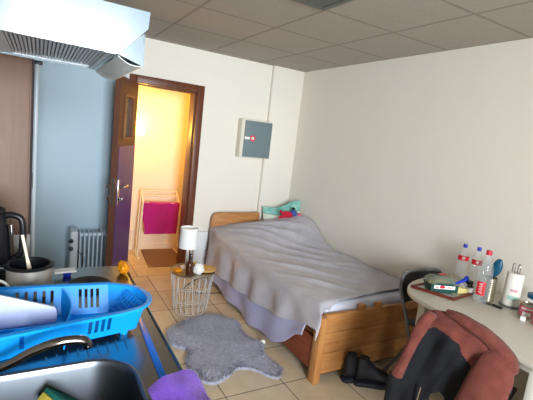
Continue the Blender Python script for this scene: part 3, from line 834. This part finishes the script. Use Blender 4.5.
# ---------------------------------------------------------------- fluffy rug
RP = [(.9, 2.82), (1.0, 2.90), (1.10, 2.96), (1.25, 2.985), (1.37, 2.96), (1.45, 2.88), (1.49, 2.78), (1.455, 2.66), (1.46, 2.55), (1.50, 2.46), (1.515, 2.40), (1.46, 2.28), (1.475, 2.16), (1.485, 2.08), (1.43, 2.01), (1.37, 2.04), (1.30, 2.15), (1.20, 2.19), (1.11, 2.13), (1.0, 2.09), (.93, 2.14), (.93, 2.22), (.885, 2.30), (.92, 2.42), (.95, 2.52), (.88, 2.60), (.865, 2.70)]
RC = catmull([(x, y, 0) for x, y in RP], 4, True)
ctr = V((1.2, 2.55, 0))
def inpoly(x, y):
    c = False; n = len(RC)
    for i in range(n):
        a, b_ = RC[i], RC[i-1]
        if (a.y > y) != (b_.y > y) and x < (b_.x-a.x)*(y-a.y)/(b_.y-a.y)+a.x: c = not c
    return c
w = MB()
w.loops([[p for p in RC], [V((p.x, p.y, .012)) for p in RC], [ctr.lerp(p, .95)+V((0, 0, .022)) for p in RC], [ctr.lerp(p, .8)+V((0, 0, .026)) for p in RC], [ctr.lerp(p, .4)+V((0, 0, .028)) for p in RC], [ctr.lerp(p, .02)+V((0, 0, .028)) for p in RC]], cap1=True)
t = bmesh.new(); cnt = 0
while cnt < 9000:
    if cnt < 1800:
        p = random.choice(RC); q = ctr.lerp(p, random.uniform(.93, 1.0)); x, y = q.x, q.y; out = (p-ctr).normalized()*.7
    else:
        x, y = random.uniform(.86, 1.52), random.uniform(2.0, 3.0); out = V((0, 0, 0))
        if not inpoly(x, y): continue
    a = nz(x*4, y*4)*5; d = V((math.cos(a), math.sin(a), 0))*.7+out*1.2+V((random.uniform(-.4, .4), random.uniform(-.4, .4), .7))
    d.normalize(); L = random.uniform(.018, .034)
    b0 = V((x, y, .018)); s = d.cross(V((0, 0, 1))).normalized()*.0028
    v0, v1 = t.verts.new(b0-s), t.verts.new(b0+s)
    m0, m1 = t.verts.new(b0+d*L*.55+s*.7), t.verts.new(b0+d*L*.55-s*.7)
    tp = b0+d*L; tp.z = max(.004, tp.z-.010)
    tv = t.verts.new(tp)
    t.faces.new((v0, v1, m0, m1)); t.faces.new((m1, m0, tv)); cnt += 1
w._merge(t)
tag(obj('fur_rug', w, M['fur'], origin=(1.2, 2.55, 0), angle=3), 'fluffy grey sheepskin shaped rug on the floor tiles beside the bed', 'rug')

# ---------------------------------------------------------------- wire basket table and what is on it
TX, TY = 1.19, 3.17
bt = thing('basket_table', 'round white wire basket side table beside the head of the bed', 'side table', (TX, TY, 0))
rt, rb, zt = .185, .145, .355
w = MB()
for r_, z_ in ((rb, .008), (lerp(rb, rt, .33), .12), (lerp(rb, rt, .66), .235)): w.tube([(TX+r_*math.cos(2*PI*k/48), TY+r_*math.sin(2*PI*k/48), z_) for k in range(48)], .0025, 6, True)
for k in range(3): pass
obj('basket_ring', w, M['wire'], bt)
w = MB()
NW = 18
for k in range(NW):
    a0 = 2*PI*k/NW
    for s in (1, -1):
        a1 = a0+s*PI/NW
        w.tube([(TX+rb*math.cos(a0), TY+rb*math.sin(a0), .008), (TX+lerp(rb, rt, .5)*math.cos(lerp(a0, a1, .5)), TY+lerp(rb, rt, .5)*math.sin(lerp(a0, a1, .5)), .18), (TX+rt*math.cos(a1), TY+rt*math.sin(a1), zt)], .0027, 5)
obj('basket_wires', w, M['wire'], bt)
w = MB()
for k in range(-3, 4):
    x = k*.04; l = math.sqrt(max(0, rb*rb-x*x)); w.tube([(TX+x, TY-l, .008), (TX+x, TY+l, .008)], .002, 5); w.tube([(TX-l, TY+x, .008), (TX+l, TY+x, .008)], .002, 5)
obj('basket_floor', w, M['wire'], bt)
obj('table_top', MB().lathe([(0, zt), (.188, zt), (.193, zt+.004), (.193, zt+.014), (.188, zt+.014), (.186, zt+.008), (0, zt+.008)], 48, (TX, TY, 0)), M['cupmetal'], bt)
ZT = zt+.0085
tl = thing('table_lamp', 'small white drum shade lamp on the wire basket table', 'lamp', (1.165, 3.235, ZT))
LX, LY = 1.155, 3.25
obj('lamp_foot', MB().lathe([(0, 0), (.05, 0), (.05, .012), (.015, .018), (.012, .2), (0, .2)], 28, (LX, LY, ZT)), M['white'], tl)
obj('lamp_shade', MB().lathe([(.075, .185), (.081, .185), (.076, .365), (.070, .365), (.075, .185)], 36, (LX, LY, ZT)), M['shade'], tl)
obj('shade_ring', MB().lathe([(0, .345), (.07, .345), (.07, .349), (0, .349)], 24, (LX, LY, ZT)), M['white'], tl)
sb = thing('spray_bottle', 'brown bottle with slim neck on the wire table before the lamp', 'bottle', (1.135, 3.09, ZT))
obj('bottle', MB().lathe([(0, 0), (.03, 0), (.032, .004), (.032, .085), (.024, .105), (.012, .115), (.012, .13), (0, .13)], 26, (1.128, 3.09, ZT)), M['brownglass'], sb)
obj('pump', MB().lathe([(0, .13), (.013, .13), (.013, .15), (.005, .152), (.005, .172), (.01, .172), (.01, .182), (0, .182)], 18, (1.128, 3.09, ZT)), M['black'], sb)
tag(obj('tissue_packet', crum((1.205, 3.075, ZT+.045), (.044, .034, .045), 3), M['paper'], origin=(1.205, 3.07, ZT)), 'crumpled white tissues on the wire table right of the brown bottle', 'tissues')
tag(obj('cream_tube', MB().lathe([(0, 0), (.014, 0), (.014, .02), (.018, .022), (.02, .075), (0, .08)], 18, (1.20, 3.15, ZT)), M['yellow'], origin=(1.20, 3.15, ZT)), 'small yellow tube standing on the wire table behind the tissues', 'tube')
tag(obj('cork_coaster', MB().lathe([(0, 0), (.085, 0), (.092, .006), (.09, .016), (.03, .032), (0, .033)], 40, (1.30, 3.15, ZT+.006)), M['cork'], origin=(1.30, 3.15, ZT+.006)), 'round cork mat on the right edge of the wire basket table', 'coaster')
tag(obj('orange_box', MB().box((1.055, 3.17, ZT+.0125), (.06, .045, .024), rz(.4), .003), M['orange'], origin=(1.055, 3.17, ZT)), 'little orange packet on the left edge of the wire table', 'packet')
tag(obj('leaning_board', MB().box((1.563, 4.0, .245), (.15, .02, .48), rx(-.06), .003), M['panelw'], origin=(1.563, 4.0, 0)), 'white board leaning on the wall between door frame and headboard', 'board')
tag(obj('floor_cable', MB().tube(catmull([(1.645, 3.43, .005), (1.5, 3.455, .005), (1.36, 3.50, .005), (1.28, 3.62, .005), (1.5, 3.85, .005), (1.62, 3.90, .005)], 8), .0045, 8), M['black'], origin=(1.5, 3.46, 0)), 'black cable on the floor behind the wire basket table', 'cable')
tag(obj('paper_scrap', crum((1.535, 2.44, .018), (.022, .018, .0175), 8), M['paper'], origin=(1.55, 2.44, 0)), 'tiny white crumpled paper on the floor under the bed edge', 'paper')

# ---------------------------------------------------------------- shoes
def shoe(name, label, loc, rot, mirror=1, first=None):
    t_ = thing(name, label, 'shoe', loc, rot, 'black lace up shoes'); FS = .82
    def sc_(q_): bmesh.ops.scale(q_.bm, vec=(FS, .95, 1.3), verts=q_.bm.verts); return q_
    def ring(x, hw, zlo, zhi, yo=0, top=1.0):
        out = []
        for k in range(16):
            a = 2*PI*k/16
            out.append((x, yo+hw*math.cos(a)*(1 if math.sin(a) < 0 else top), lerp(zlo, zhi, .5+.5*math.sin(a))))
        return out
    S = [(-.14, .022, .03, .12), (-.135, .033, .022, .148), (-.11, .039, .02, .158), (-.06, .038, .02, .152), (-.02, .038, .02, .128), (.02, .044, .02, .102), (.07, .050, .02, .088), (.11, .049, .02, .082), (.14, .038, .021, .066), (.152, .018, .025, .045)]
    m_ = MB(); m_.loops([ring(x, h, a, b_, mirror*.006*math.sin((x+.14)*9), .75 if x < 0 else .9) for x, h, a, b_ in S], True, True)
    m_ = sc_(m_); obj('upper', m_, M['leather'], t_, world=False, angle=3)
    m_ = MB(); m_.ball((-.085, 0, .150), (.042, .024, .012)); m_ = sc_(m_); obj('shoe_opening', m_, M['black_matt'], t_, world=False)
    prof_ = [(-.147, .02), (-.13, .038), (-.06, .039), (0, .042), (.07, .051), (.12, .046), (.15, .03), (.162, .0)]
    L = [(x, y) for x, y in prof_]+[(x, -y) for x, y in prof_[-2::-1]]
    m_ = MB(); m_.prism(L, 0, .022, 'z', .003); m_ = sc_(m_); obj('sole', m_, M['sole'], t_, world=False)
    m_ = MB()
    for k in range(4):
        x = -.015+k*.022; z = .118-k*.0115
        m_.tube(catmull([(x, -.024, z-.018), (x+.004, 0, z+.004), (x, .024, z-.018)], 4), .003, 6)
    m_ = sc_(m_); obj('laces', m_, M['sole'], t_, world=False)
    return t_
shoe('shoe', 'black shoe at the bed foot, the one nearer the camera', (1.995, 1.735, 0), -.5, 1)
shoe('shoe', 'black shoe tucked behind the nearer one against the footboard', (1.945, 1.812, 0), -.30, -1)

# ---------------------------------------------------------------- folding chairs
def folding_chair(label, loc, rot, h=0, hw=.205):
    c = thing('folding_chair', label, 'chair', loc, rot, 'grey metal folding chairs')
    for s in (-1, 1):
        obj('leg', MB().tube(catmull([(s*hw, -.005, .80+h), (s*hw, .0, .72+h), (s*hw, .05, .55), (s*hw, .10, .44), (s*hw, .24, .10), (s*hw, .285, .012)], 5), .0115, 10), M['chairgrey'], c, world=False)
        obj('leg', MB().tube([(s*(hw-.025), .19, .44), (s*(hw-.025), .07, .22), (s*(hw-.025), -.045, .013)], .0125, 10), M['chairgrey'], c, world=False)
    obj('top_rail', MB().tube(catmull([(-hw, -.005, .80+h), (-hw+.04, -.015, .835+h), (0, -.03, .845+h), (hw-.04, -.015, .835+h), (hw, -.005, .80+h)], 6), .0115, 10), M['chairgrey'], c, world=False)
    def bk(u, v):
        x = lerp(-hw+.01, hw-.01, u); return (x, -.012-.03*math.sin(PI*u)+.035*(1-v), lerp(.63+h, .825+h, v))
    obj('backrest', MB().grid(bk, 14, 8, .008), M['chairpad'], c, world=False)
    obj('seat', MB().box((0, .23, .45), (.37, .34, .022), None, .009, 3), M['chairpad'], c, world=False)
    obj('stretcher', MB().tube([(-hw, .24, .10), (hw, .24, .10)], .008, 8), M['chairgrey'], c, world=False)
    obj('stretcher', MB().tube([(-hw+.025, .022, .13), (hw-.025, .022, .13)], .008, 8), M['chairgrey'], c, world=False)
    return c
folding_chair('grey folding chair between the table end and the bed footboard', (2.385, 1.775, 0), PI, -.07)
folding_chair('grey folding chair under the rust jacket, drawn up to the table', (1.72, 1.0, 0), -PI/2+.291, -.035, .18)

# ---------------------------------------------------------------- jacket
jk = thing('jacket', 'rust fleece and black jacket draped over the nearer chair back', 'jacket', (1.64, .98, .45))
JP, JN, JA = V((1.72, 1.0, 0)), V((.958, .287, 0)), V((.287, -.958, 0))   # chair rail, seat direction, along the rail
def jw(t, o, z): q_ = JP+JA*t-JN*o; return V((q_.x, q_.y, z))
JTOP = [(-.215, .78), (-.19, .83), (-.164, .855), (-.077, .872), (.025, .866), (.11, .848), (.171, .816), (.21, .782), (.24, .74)]
JL = [(.25, -.255), (.344, -.25), (.5, -.245), (.683, -.205), (.80, -.185), (.87, -.17)]
JR = [(.25, .235), (.45, .23), (.611, .215), (.70, .21), (.76, .212), (.80, .20), (.87, .17)]
JB = [(0, .29), (.15, .29), (.26, .38), (.34, .47), (.41, .50), (.47, .48), (.53, .38), (.62, .33), (1, .32)]
def jb(u, v):
    t0 = lerp(-.19, .20, u); zt_ = interp(JTOP, t0)-.008
    if v < .22:                      # seat side, hidden half
        d = (1-v/.22)*.20; z = zt_-d; o = -.052*sstep(0, .04, d)-.03*d
        t = lerp(interp(JL, z), interp(JR, z), u)*.97
    else:
        w_ = (v-.22)/.78; z = lerp(zt_, interp(JB, u), w_); d = zt_-z
        o = .062*sstep(0, .055, d)+.10*d-.02*sstep(.1, .4, d)
        t = lerp(lerp(t0, lerp(interp(JL, z), interp(JR, z), u), sstep(0, .05, d)), lerp(interp(JL, z), interp(JR, z), u), sstep(0, .1, d))
        k = sstep(.02, .15, d)
        o += k*(.012*math.sin(u*21+3*nz(u*2, d*3))+.022*nz(u*5, d*5, 3)+.012*nz(u*11+d*6, d*4, 6))
        o -= .02*k*sstep(.12, .3, u)*sstep(.62, .45, u)*sstep(.1, .25, d)
    return jw(t, o, z+.006*nz(u*7, v*3, 2))
w = MB(); w.grid(jb, 80, 100, .010)
jo = obj('jacket_body', w, [M['rust'], M['jblack']], jk, angle=3)
BP = [(-.151, .772), (-.119, .796), (-.047, .783), (-.003, .762), (.022, .718), (.06, .679), (.045, .6), (.036, .51), (.03, .22), (-.3, .22), (-.28, .49), (-.225, .52), (-.179, .656)]
def inp(P, x, y):
    c = False
    for i in range(len(P)):
        a, b_ = P[i], P[i-1]
        if (a[1] > y) != (b_[1] > y) and x < (b_[0]-a[0])*(y-a[1])/(b_[1]-a[1])+a[0]: c = not c
    return c
for p in jo.data.polygons:
    c = p.center+V((1.64, .98, .45)); q_ = c-JP
    t_, o_ = q_.dot(JA), -q_.dot(JN)
    if (inp(BP, t_, c.z) and o_ > 0) or (o_ < -.045 and c.z < .74): p.material_index = 1
def flat_tube(P, mat_, name, par, seg=20):
    """P: (t, o, z, half width, half depth) along a sleeve"""
    n_ = len(P); C5 = []
    for i in range(n_-1):
        for k in range(8):
            f0 = k/8; p0, p1, p2, p3 = P[max(i-1, 0)], P[i], P[i+1], P[min(i+2, n_-1)]
            C5.append([.5*((2*b1)+(-a1+c1)*f0+(2*a1-5*b1+4*c1-d1)*f0**2+(-a1+3*b1-3*c1+d1)*f0**3) for a1, b1, c1, d1 in zip(p0, p1, p2, p3)])
    C5.append(list(P[-1])); Ls = []
    for i, (t, o, z, hw_, hd_) in enumerate(C5):
        a, b_ = C5[max(i-1, 0)], C5[min(i+1, len(C5)-1)]
        dt, dz = b_[0]-a[0], b_[2]-a[2]; l = math.hypot(dt, dz) or 1
        nt, nz_ = -dz/l, dt/l
        ring = []
        for k in range(seg):
            an = 2*PI*k/seg; cc = math.cos(an)*hw_*(1+.12*nz(i*.13, k*.5, 4)); ss = math.sin(an)*hd_*(1+.25*nz(i*.17, k*.45, 9))
            ring.append(jw(t+nt*cc, o+ss, z+nz_*cc))
        Ls.append(ring)
    m_ = MB(); m_.loops(Ls, True, True)
    return obj(name, m_, mat_, par, angle=3)
flat_tube([(-.150, .03, .842, .022, .022), (-.172, .062, .79, .030, .026), (-.197, .085, .69, .026, .026), (-.216, .10, .60, .024, .026), (-.236, .11, .515, .028, .028), (-.238, .111, .50, .028, .028)], M['rust'], 'sleeve', jk)
c1 = flat_tube([(-.237, .111, .506, .031, .030), (-.244, .115, .45, .031, .030), (-.246, .118, .36, .030, .028), (-.246, .118, .27, .028, .026)], M['jblack'], 'cuff', jk); c1['label'] = 'black lower sleeve'
flat_tube([(.150, .035, .805, .045, .03), (.150, .075, .75, .066, .034), (.142, .10, .66, .082, .04), (.128, .115, .54, .092, .045), (.115, .125, .42, .095, .045), (.105, .13, .31, .092, .042)], M['rust'], 'sleeve', jk)
flat_tube([(-.10, .0, .862, .012, .02), (-.05, .018, .865, .020, .030), (.02, .03, .853, .027, .036), (.09, .036, .832, .031, .040), (.15, .04, .80, .032, .042), (.192, .042, .765, .030, .042), (.205, .045, .735, .024, .036), (.204, .045, .718, .012, .02)], M['rust'], 'collar', jk)
zp = MB(); zp.tube([jw(-.12, .095, .50), jw(-.125, .10, .44), jw(-.13, .10, .38)], .005, 8); zp.box(jw(-.131, .10, .37), (.006, .012, .03))
obj('zip', zp, M['chrome'], jk)

# ---------------------------------------------------------------- table
tb = thing('desk_table', 'long cream table with a rounded end along the right wall', 'table', (2.25, 1.0, 0))
P = [(2.63, .25), (2.63, 1.72)]
arc = catmull([(2.63, 1.72, 0), (2.40, 1.725, 0), (2.24, 1.705, 0), (2.10, 1.655, 0), (2.0, 1.575, 0), (1.945, 1.48, 0), (1.93, 1.36, 0), (1.91, 1.2, 0)], 6)
poly = [(2.63, .25)]+[(p.x, p.y) for p in arc]+[(1.795, .25)]
obj('table_top', MB().prism(poly, .724, .75, 'z', .004), M['table'], tb)
obj('apron', MB().bb((1.95, .75, .66), (2.60, 1.30, .7235)), M['tedge'], tb, smooth=False)
obj('leg', MB().bb((1.84, .735, 0), (1.872, .772, .7235), .004), M['tedge'], tb)
obj('leg', MB().bb((2.06, 1.48, 0), (2.12, 1.53, .7235), .004), M['tedge'], tb)
obj('leg', MB().bb((2.56, 1.5, 0), (2.60, 1.54, .7235), .004), M['tedge'], tb)
obj('leg', MB().bb((2.56, .30, 0), (2.60, .34, .7235), .004), M['tedge'], tb)
obj('leg', MB().bb((1.83, .28, 0), (1.87, .32, .7235), .004), M['tedge'], tb)
du = thing('drawer_unit', 'grey green drawer unit standing under the cream table', 'drawer unit', (2.25, .55, 0))
obj('carcass', MB().bb((1.93, .36, .0), (2.60, .72, .64), .004), M['drawer'], du)
for z in (.03, .235, .44):
    d_ = obj('drawer', MB().bb((1.912, .37, z), (1.9295, .71, z+.19), .004), M['drawer'], du)
    obj('handle', MB().tube([(1.911, .50, z+.12), (1.895, .50, z+.12), (1.895, .60, z+.12), (1.911, .60, z+.12)], .005, 8), M['black'], d_)

# ---- things on the table
ZB = .7505
tr = thing('framed_tray', 'flat tray with a mahogany brown frame on the table end', 'tray', (2.28, 1.52, ZB))
ta, tb_, tc_, td_ = V((2.05, 1.60)), V((2.15, 1.365)), V((2.40, 1.40)), V((2.42, 1.64))
def lp_(a, k): c = (ta+tb_+tc_+td_)/4; return c+(a-c)*k
q = [ta, tb_, tc_, td_]
obj('tray_base', MB().prism([tuple(lp_(p, .93)) for p in q], ZB, ZB+.004, 'z'), M['traymat'], tr, smooth=False)
w = MB()
for i in range(4):
    a, b_ = q[i], q[(i+1) % 4]; a2, b2 = lp_(a, .93), lp_(b_, .93)
    w.prism([tuple(a), tuple(b_), tuple(b2), tuple(a2)], ZB, ZB+.017, 'z')
obj('tray_frame', w, M['tray'], tr, smooth=False)
ZR = ZB+.0045
fc = thing('food_container', 'clear lidded pastry container with dark green label on the tray', 'food container', (2.21, 1.505, ZR))
Rz = rz(-.42)
def loc_xf(mb, c, R=Rz):
    bmesh.ops.rotate(mb.bm, matrix=R, verts=mb.bm.verts); bmesh.ops.translate(mb.bm, vec=c, verts=mb.bm.verts); return mb
FC = (2.205, 1.515, ZR)
def rl(k, z, hx=.085, hy=.06): return rrect(-hx+k, hx-k, -hy+k, hy-k, .022, z, 5)
obj('container', loc_xf(MB().loops([rl(.012, 0), rl(0, .044), rl(.002, .046), rl(.012, .005)], True, True), FC), M['green'], fc)
obj('pastry', loc_xf(MB().ball((0, 0, .046), (.066, .041, .030)), FC), M['food'], fc)
obj('lid', loc_xf(MB().loops([rl(-.003, .047), rl(-.003, .052), rl(.006, .072), rl(.020, .088), rl(.042, .096)], False, True), FC), M['lidclear'], fc)
lab = obj('label_band', loc_xf(MB().bb((-.088, -.0655, .008), (.088, -.0605, .056)).bb((-.055, -.066, .056), (.055, -.0635, .064)), FC), M['green'], fc, smooth=False)
obj('label_strip', loc_xf(MB().bb((-.070, -.068, .030), (.066, -.066, .052)), FC), M['white'], lab, smooth=False)
obj('label_mark', loc_xf(MB().ball((-.018, -.0685, .043), (.018, .001, .010)).box((-.052, -.0687, .041), (.018, .001, .006)).box((.03, -.0687, .041), (.03, .001, .005)), FC), M['red'], lab, smooth=False)
obj('lid_sticker', loc_xf(MB().box((.02, .02, .0975), (.045, .03, .001)), FC), M['red'], fc, smooth=False)
ch = thing('cheese_pack', 'cream yellow wrapped cheese wedge on the tray right of the container', 'food packet', (2.29, 1.44, ZR))
obj('wedge', loc_xf(MB().prism([(-.06, 0), (.06, 0), (.055, .036), (-.045, .044)], -.035, .035, 'y', .007), (2.30, 1.45, ZR), rz(-.25)), M['cream'], ch)
obj('wrap_end', loc_xf(MB().prism([(.05, .02), (.075, .05), (.06, .07), (.035, .04)], -.02, .02, 'y', .004), (2.285, 1.455, ZR), rz(-.25)), M['clear'], ch)
bc = thing('bag_clip', 'blue plastic clip lying across the cheese on the tray', 'clip', (2.32, 1.46, ZR+.05))
obj('clip_bar', MB().tube([(2.27, 1.47, .803), (2.31, 1.455, .818), (2.345, 1.44, .838)], [.007, .009, .012], 12), M['capblue'], bc)
obj('clip_head', MB().box((2.352, 1.437, .845), (.03, .02, .03), ry(-.6), .005), M['capblue'], bc)
dj = thing('dark_jar', 'small dark jar with pale label between cheese and big bottle', 'jar', (2.385, 1.435, ZR))
obj('jar', MB().lathe([(0, 0), (.024, 0), (.026, .004), (.026, .05), (.02, .058), (.02, .062), (0, .062)], 26, (2.372, 1.425, ZR)), M['darkjar'], dj)
obj('lid', MB().lathe([(0, .0625), (.022, .0625), (.022, .078), (0, .078)], 26, (2.372, 1.425, ZR)), M['black'], dj)
def band(r, z0, z1, a0, a1, c, n=14): return MB().grid(lambda u, v: (c[0]+r*math.cos(lerp(a0, a1, u)), c[1]+r*math.sin(lerp(a0, a1, u)), lerp(z0, z1, v)), n, 3, .0006)
obj('label', band(.0266, ZR+.012, ZR+.042, 3.3, 4.8, (2.372, 1.425)), M['paper'], dj)
def pet(name, label, c, h, r, capm, labm, z0=ZB, lab=(.35, .55), a=(2.6, 5.0), mark=True, group=None, body='water'):
    t_ = thing(name, label, 'bottle', (c[0], c[1], z0), 0, group)
    k = h/.30
    pr = [(0, .004), (r*.55, .0), (r*.92, .004), (r, .018*k), (r*.97, .05*k), (r, .06*k), (r, .10*k), (r*.94, .105*k), (r*.94, .165*k), (r, .17*k), (r*.98, .195*k), (r*.75, .232*k), (r*.42, .262*k), (r*.3, .272*k), (r*.3, .285*k)]
    obj('bottle', MB().lathe(pr, 30, (c[0], c[1], z0)), M[body], t_)
    obj('cap', MB().lathe([(0, .303*k), (r*.33, .303*k), (r*.36, .299*k), (r*.36, .278*k), (0, .278*k)], 24, (c[0], c[1], z0)), capm, t_)
    lb = obj('label', band(r*1.005, z0+lab[0]*h, z0+lab[1]*h, a[0], a[1], c), labm, t_)
    if mark:
        am = (a[0]+a[1])/2
        pts = [(c[0]+(r*1.03)*math.cos(am+.28*math.sin(q_*2.2)), c[1]+(r*1.03)*math.sin(am+.28*math.sin(q_*2.2)), z0+h*lerp(lab[0]+.03, lab[1]-.03, q_/12)) for q_ in range(13)]
        obj('label_script', MB().tube(pts, .0022, 6), M['white'], lb)
    return t_
pet('water_bottle', 'large clear plastic bottle with red cap and red label on the table', (2.325, 1.315), .315, .044, M['labelred'], M['labelred'], a=(2.95, 4.05), lab=(.16, .42))
pet('small_bottle', 'small clear bottle with blue cap behind the tray, left of the pair', (2.485, 1.57), .275, .036, M['capblue'], M['labelred'], lab=(.62, .74), a=(2.7, 4.9), group='blue capped bottles at the wall', body='water_thin')
pet('small_bottle', 'small clear bottle with blue cap by the wall, right of the pair', (2.515, 1.49), .275, .036, M['capblue'], M['labelred'], lab=(.60, .72), a=(2.7, 4.9), group='blue capped bottles at the wall', body='water_thin')
cuo = thing('utensil_tin', 'ribbed metal tin holding a teal brush behind the clear bottle', 'tin', (2.40, 1.30, ZB))
pr = [(0, .0), (.034, 0)]
for k in range(12): pr += [(.036, .006+k*.0115), (.034, .0118+k*.0115)]
pr += [(.036, .148), (.033, .148), (.032, .006), (0, .006)]
obj('tin_body', MB().lathe(pr, 30, (2.40, 1.315, ZB)), M['cupmetal'], cuo)
br = thing('dish_brush', 'teal handled brush standing in the ribbed metal tin', 'brush', (2.41, 1.31, ZB+.01))
obj('brush_handle', MB().tube([(2.395, 1.32, ZB+.02), (2.405, 1.313, ZB+.16)], .007, 10), M['teal'], br)
obj('brush_head', MB().ball((2.412, 1.30, ZB+.212), (.012, .027, .058), 18, rz(.35) @ rx(.14)), M['teal'], br)
kr = thing('kitchen_roll', 'white printed kitchen paper roll with wire loop holder by the wall', 'paper roll', (2.46, 1.235, ZB))
KR = (2.465, 1.215)
obj('holder_base', MB().lathe([(0, 0), (.058, 0), (.058, .008), (0, .01)], 32, (*KR, ZB)), M['chairgrey'], kr)
obj('roll', MB().lathe([(.018, .0105), (.046, .0105), (.047, .012), (.045, .205), (.044, .207), (.018, .207), (.018, .0105)], 36, (*KR, ZB)), M['roll'], kr)
pb_ = obj('print', band(.0474, ZB+.05, ZB+.075, 3.2, 4.4, KR), M['rollprint'], kr)
pb_['label'] = 'faded teal print on the paper'
p2 = obj('print', band(.0474, ZB+.10, ZB+.115, 3.4, 4.2, KR), M['rollpink'], kr); p2['label'] = 'faded pink print on the paper'
for dy in (-.014, .016):
    obj('wire_loop', MB().tube(catmull([(KR[0]-.008, KR[1]+dy-.009, ZB+.02), (KR[0]-.008, KR[1]+dy-.009, ZB+.2), (KR[0]-.008, KR[1]+dy-.008, ZB+.25), (KR[0]-.004, KR[1]+dy, ZB+.262), (KR[0], KR[1]+dy+.008, ZB+.25), (KR[0], KR[1]+dy+.009, ZB+.2)], 6), .0022, 7), M['darkchrome'], kr)
def tin(label, c, r, h):
    t_ = thing('pink_tin', label, 'tin', (*c, ZB), 0, 'pink labelled tins')
    obj('tin_body', MB().lathe([(0, 0), (r, 0), (r+.001, .003), (r, .006), (r, h-.008), (r+.0015, h-.004), (r+.0015, h), (r-.003, h), (r-.004, h-.006), (0, h-.006)], 36, (*c, ZB)), M['cupmetal'], t_)
    lb = obj('label', band(r+.0004, ZB+.008, ZB+h-.010, 2.3, 5.6, c, 24), M['labelpink'], t_)
    obj('label_patch', band(r+.0012, ZB+.012, ZB+.034, 3.1, 4.1, c), M['paper'], lb)
    obj('label_stripe', band(r+.0012, ZB+.048, ZB+.056, 2.9, 4.6, c), M['paper'], lb)
    return t_
tin('pink labelled tin beside the kitchen roll, left of the two', (2.405, 1.088), .04, .075)
tin('pink labelled tin at the right edge, right of the two', (2.345, .985), .04, .075)
bl = thing('blue_jar', 'jar with a blue lid standing behind the pink tins', 'jar', (2.50, 1.10, ZB))
obj('jar', MB().lathe([(0, 0), (.04, 0), (.042, .004), (.042, .075), (.036, .085), (0, .085)], 28, (2.51, 1.105, ZB)), M['clear'], bl)
obj('lid', MB().lathe([(0, .0855), (.041, .0855), (.043, .089), (.043, .108), (.04, .112), (0, .112)], 28, (2.51, 1.105, ZB)), M['teal'], bl)
kk = thing('key_bunch', 'small black keys and fob lying in front of the clear bottle', 'keys', (2.35, 1.24, ZB))
w = MB(); w.tube([(2.345+.014*math.cos(2*PI*k/20), 1.262+.014*math.sin(2*PI*k/20), ZB+.003) for k in range(20)], .002, 6, True)
obj('key_ring', w, M['darkchrome'], kk)
obj('fob', MB().box((2.352, 1.222, ZB+.006), (.026, .055, .011), rz(.15), .004), M['black'], kk)
obj('key', MB().box((2.33, 1.275, ZB+.0055), (.012, .05, .003), rz(.5)), M['darkchrome'], kk)
tag(obj('price_cube', MB().box((2.315, 1.058, ZB+.0125), (.024, .024, .024), rz(.3), .002), M['paper'], origin=(2.315, 1.058, ZB)), 'tiny white cube on the table before the pink tins', 'cube')

# ---------------------------------------------------------------- camera and light
cam = bpy.data.cameras.new('Camera'); co = bpy.data.objects.new('Camera', cam); COL.objects.link(co)
cam.sensor_width = 36; cam.lens = 36*398.4/533; cam.clip_start = .02
Rm = Matrix(((.867, -.024, -.498), (-.485, .189, -.854), (.114, .982, .152)))
co.matrix_world = Matrix.Translation((0, 0, 1.57)) @ Rm.to_quaternion().normalized().to_matrix().to_4x4()
SC.camera = co

def area(name, loc, rot, sx, sy, e, color):
    l = bpy.data.lights.new(name, 'AREA'); l.shape = 'RECTANGLE'; l.size = sx; l.size_y = sy; l.energy = e; l.color = color
    o = bpy.data.objects.new(name, l); COL.objects.link(o); o.location = loc; o.rotation_euler = rot; return o
area('daylight', ((WX0+WX1)/2, YF-T-.22, (WZ0+WZ1)/2), (PI/2, 0, -.25), WX1-WX0+.1, WZ1-WZ0, 114, (.90, .96, 1.0)).data.spread = math.radians(90)
pl = bpy.data.lights.new('hall_lamp_light', 'POINT'); pl.energy = 20; pl.color = (1, .52, .055); pl.shadow_soft_size = .06
po_ = bpy.data.objects.new('hall_lamp_light', pl); COL.objects.link(po_); po_.location = (1.0, 4.83, 1.56)
wd = bpy.data.worlds.new('World'); SC.world = wd; wd.use_nodes = True
bg = wd.node_tree.nodes['Background']; bg.inputs[0].default_value = (.75, .87, 1, 1); bg.inputs[1].default_value = 1.5
vs = SC.view_settings
vs.view_transform = 'Standard'; vs.look = 'None'; vs.exposure = 0; vs.gamma = 1; vs.use_curve_mapping = False
SC.cycles.use_denoising = True
SC.cycles.max_bounces = 10; SC.cycles.diffuse_bounces = 6; SC.cycles.transparent_max_bounces = 12
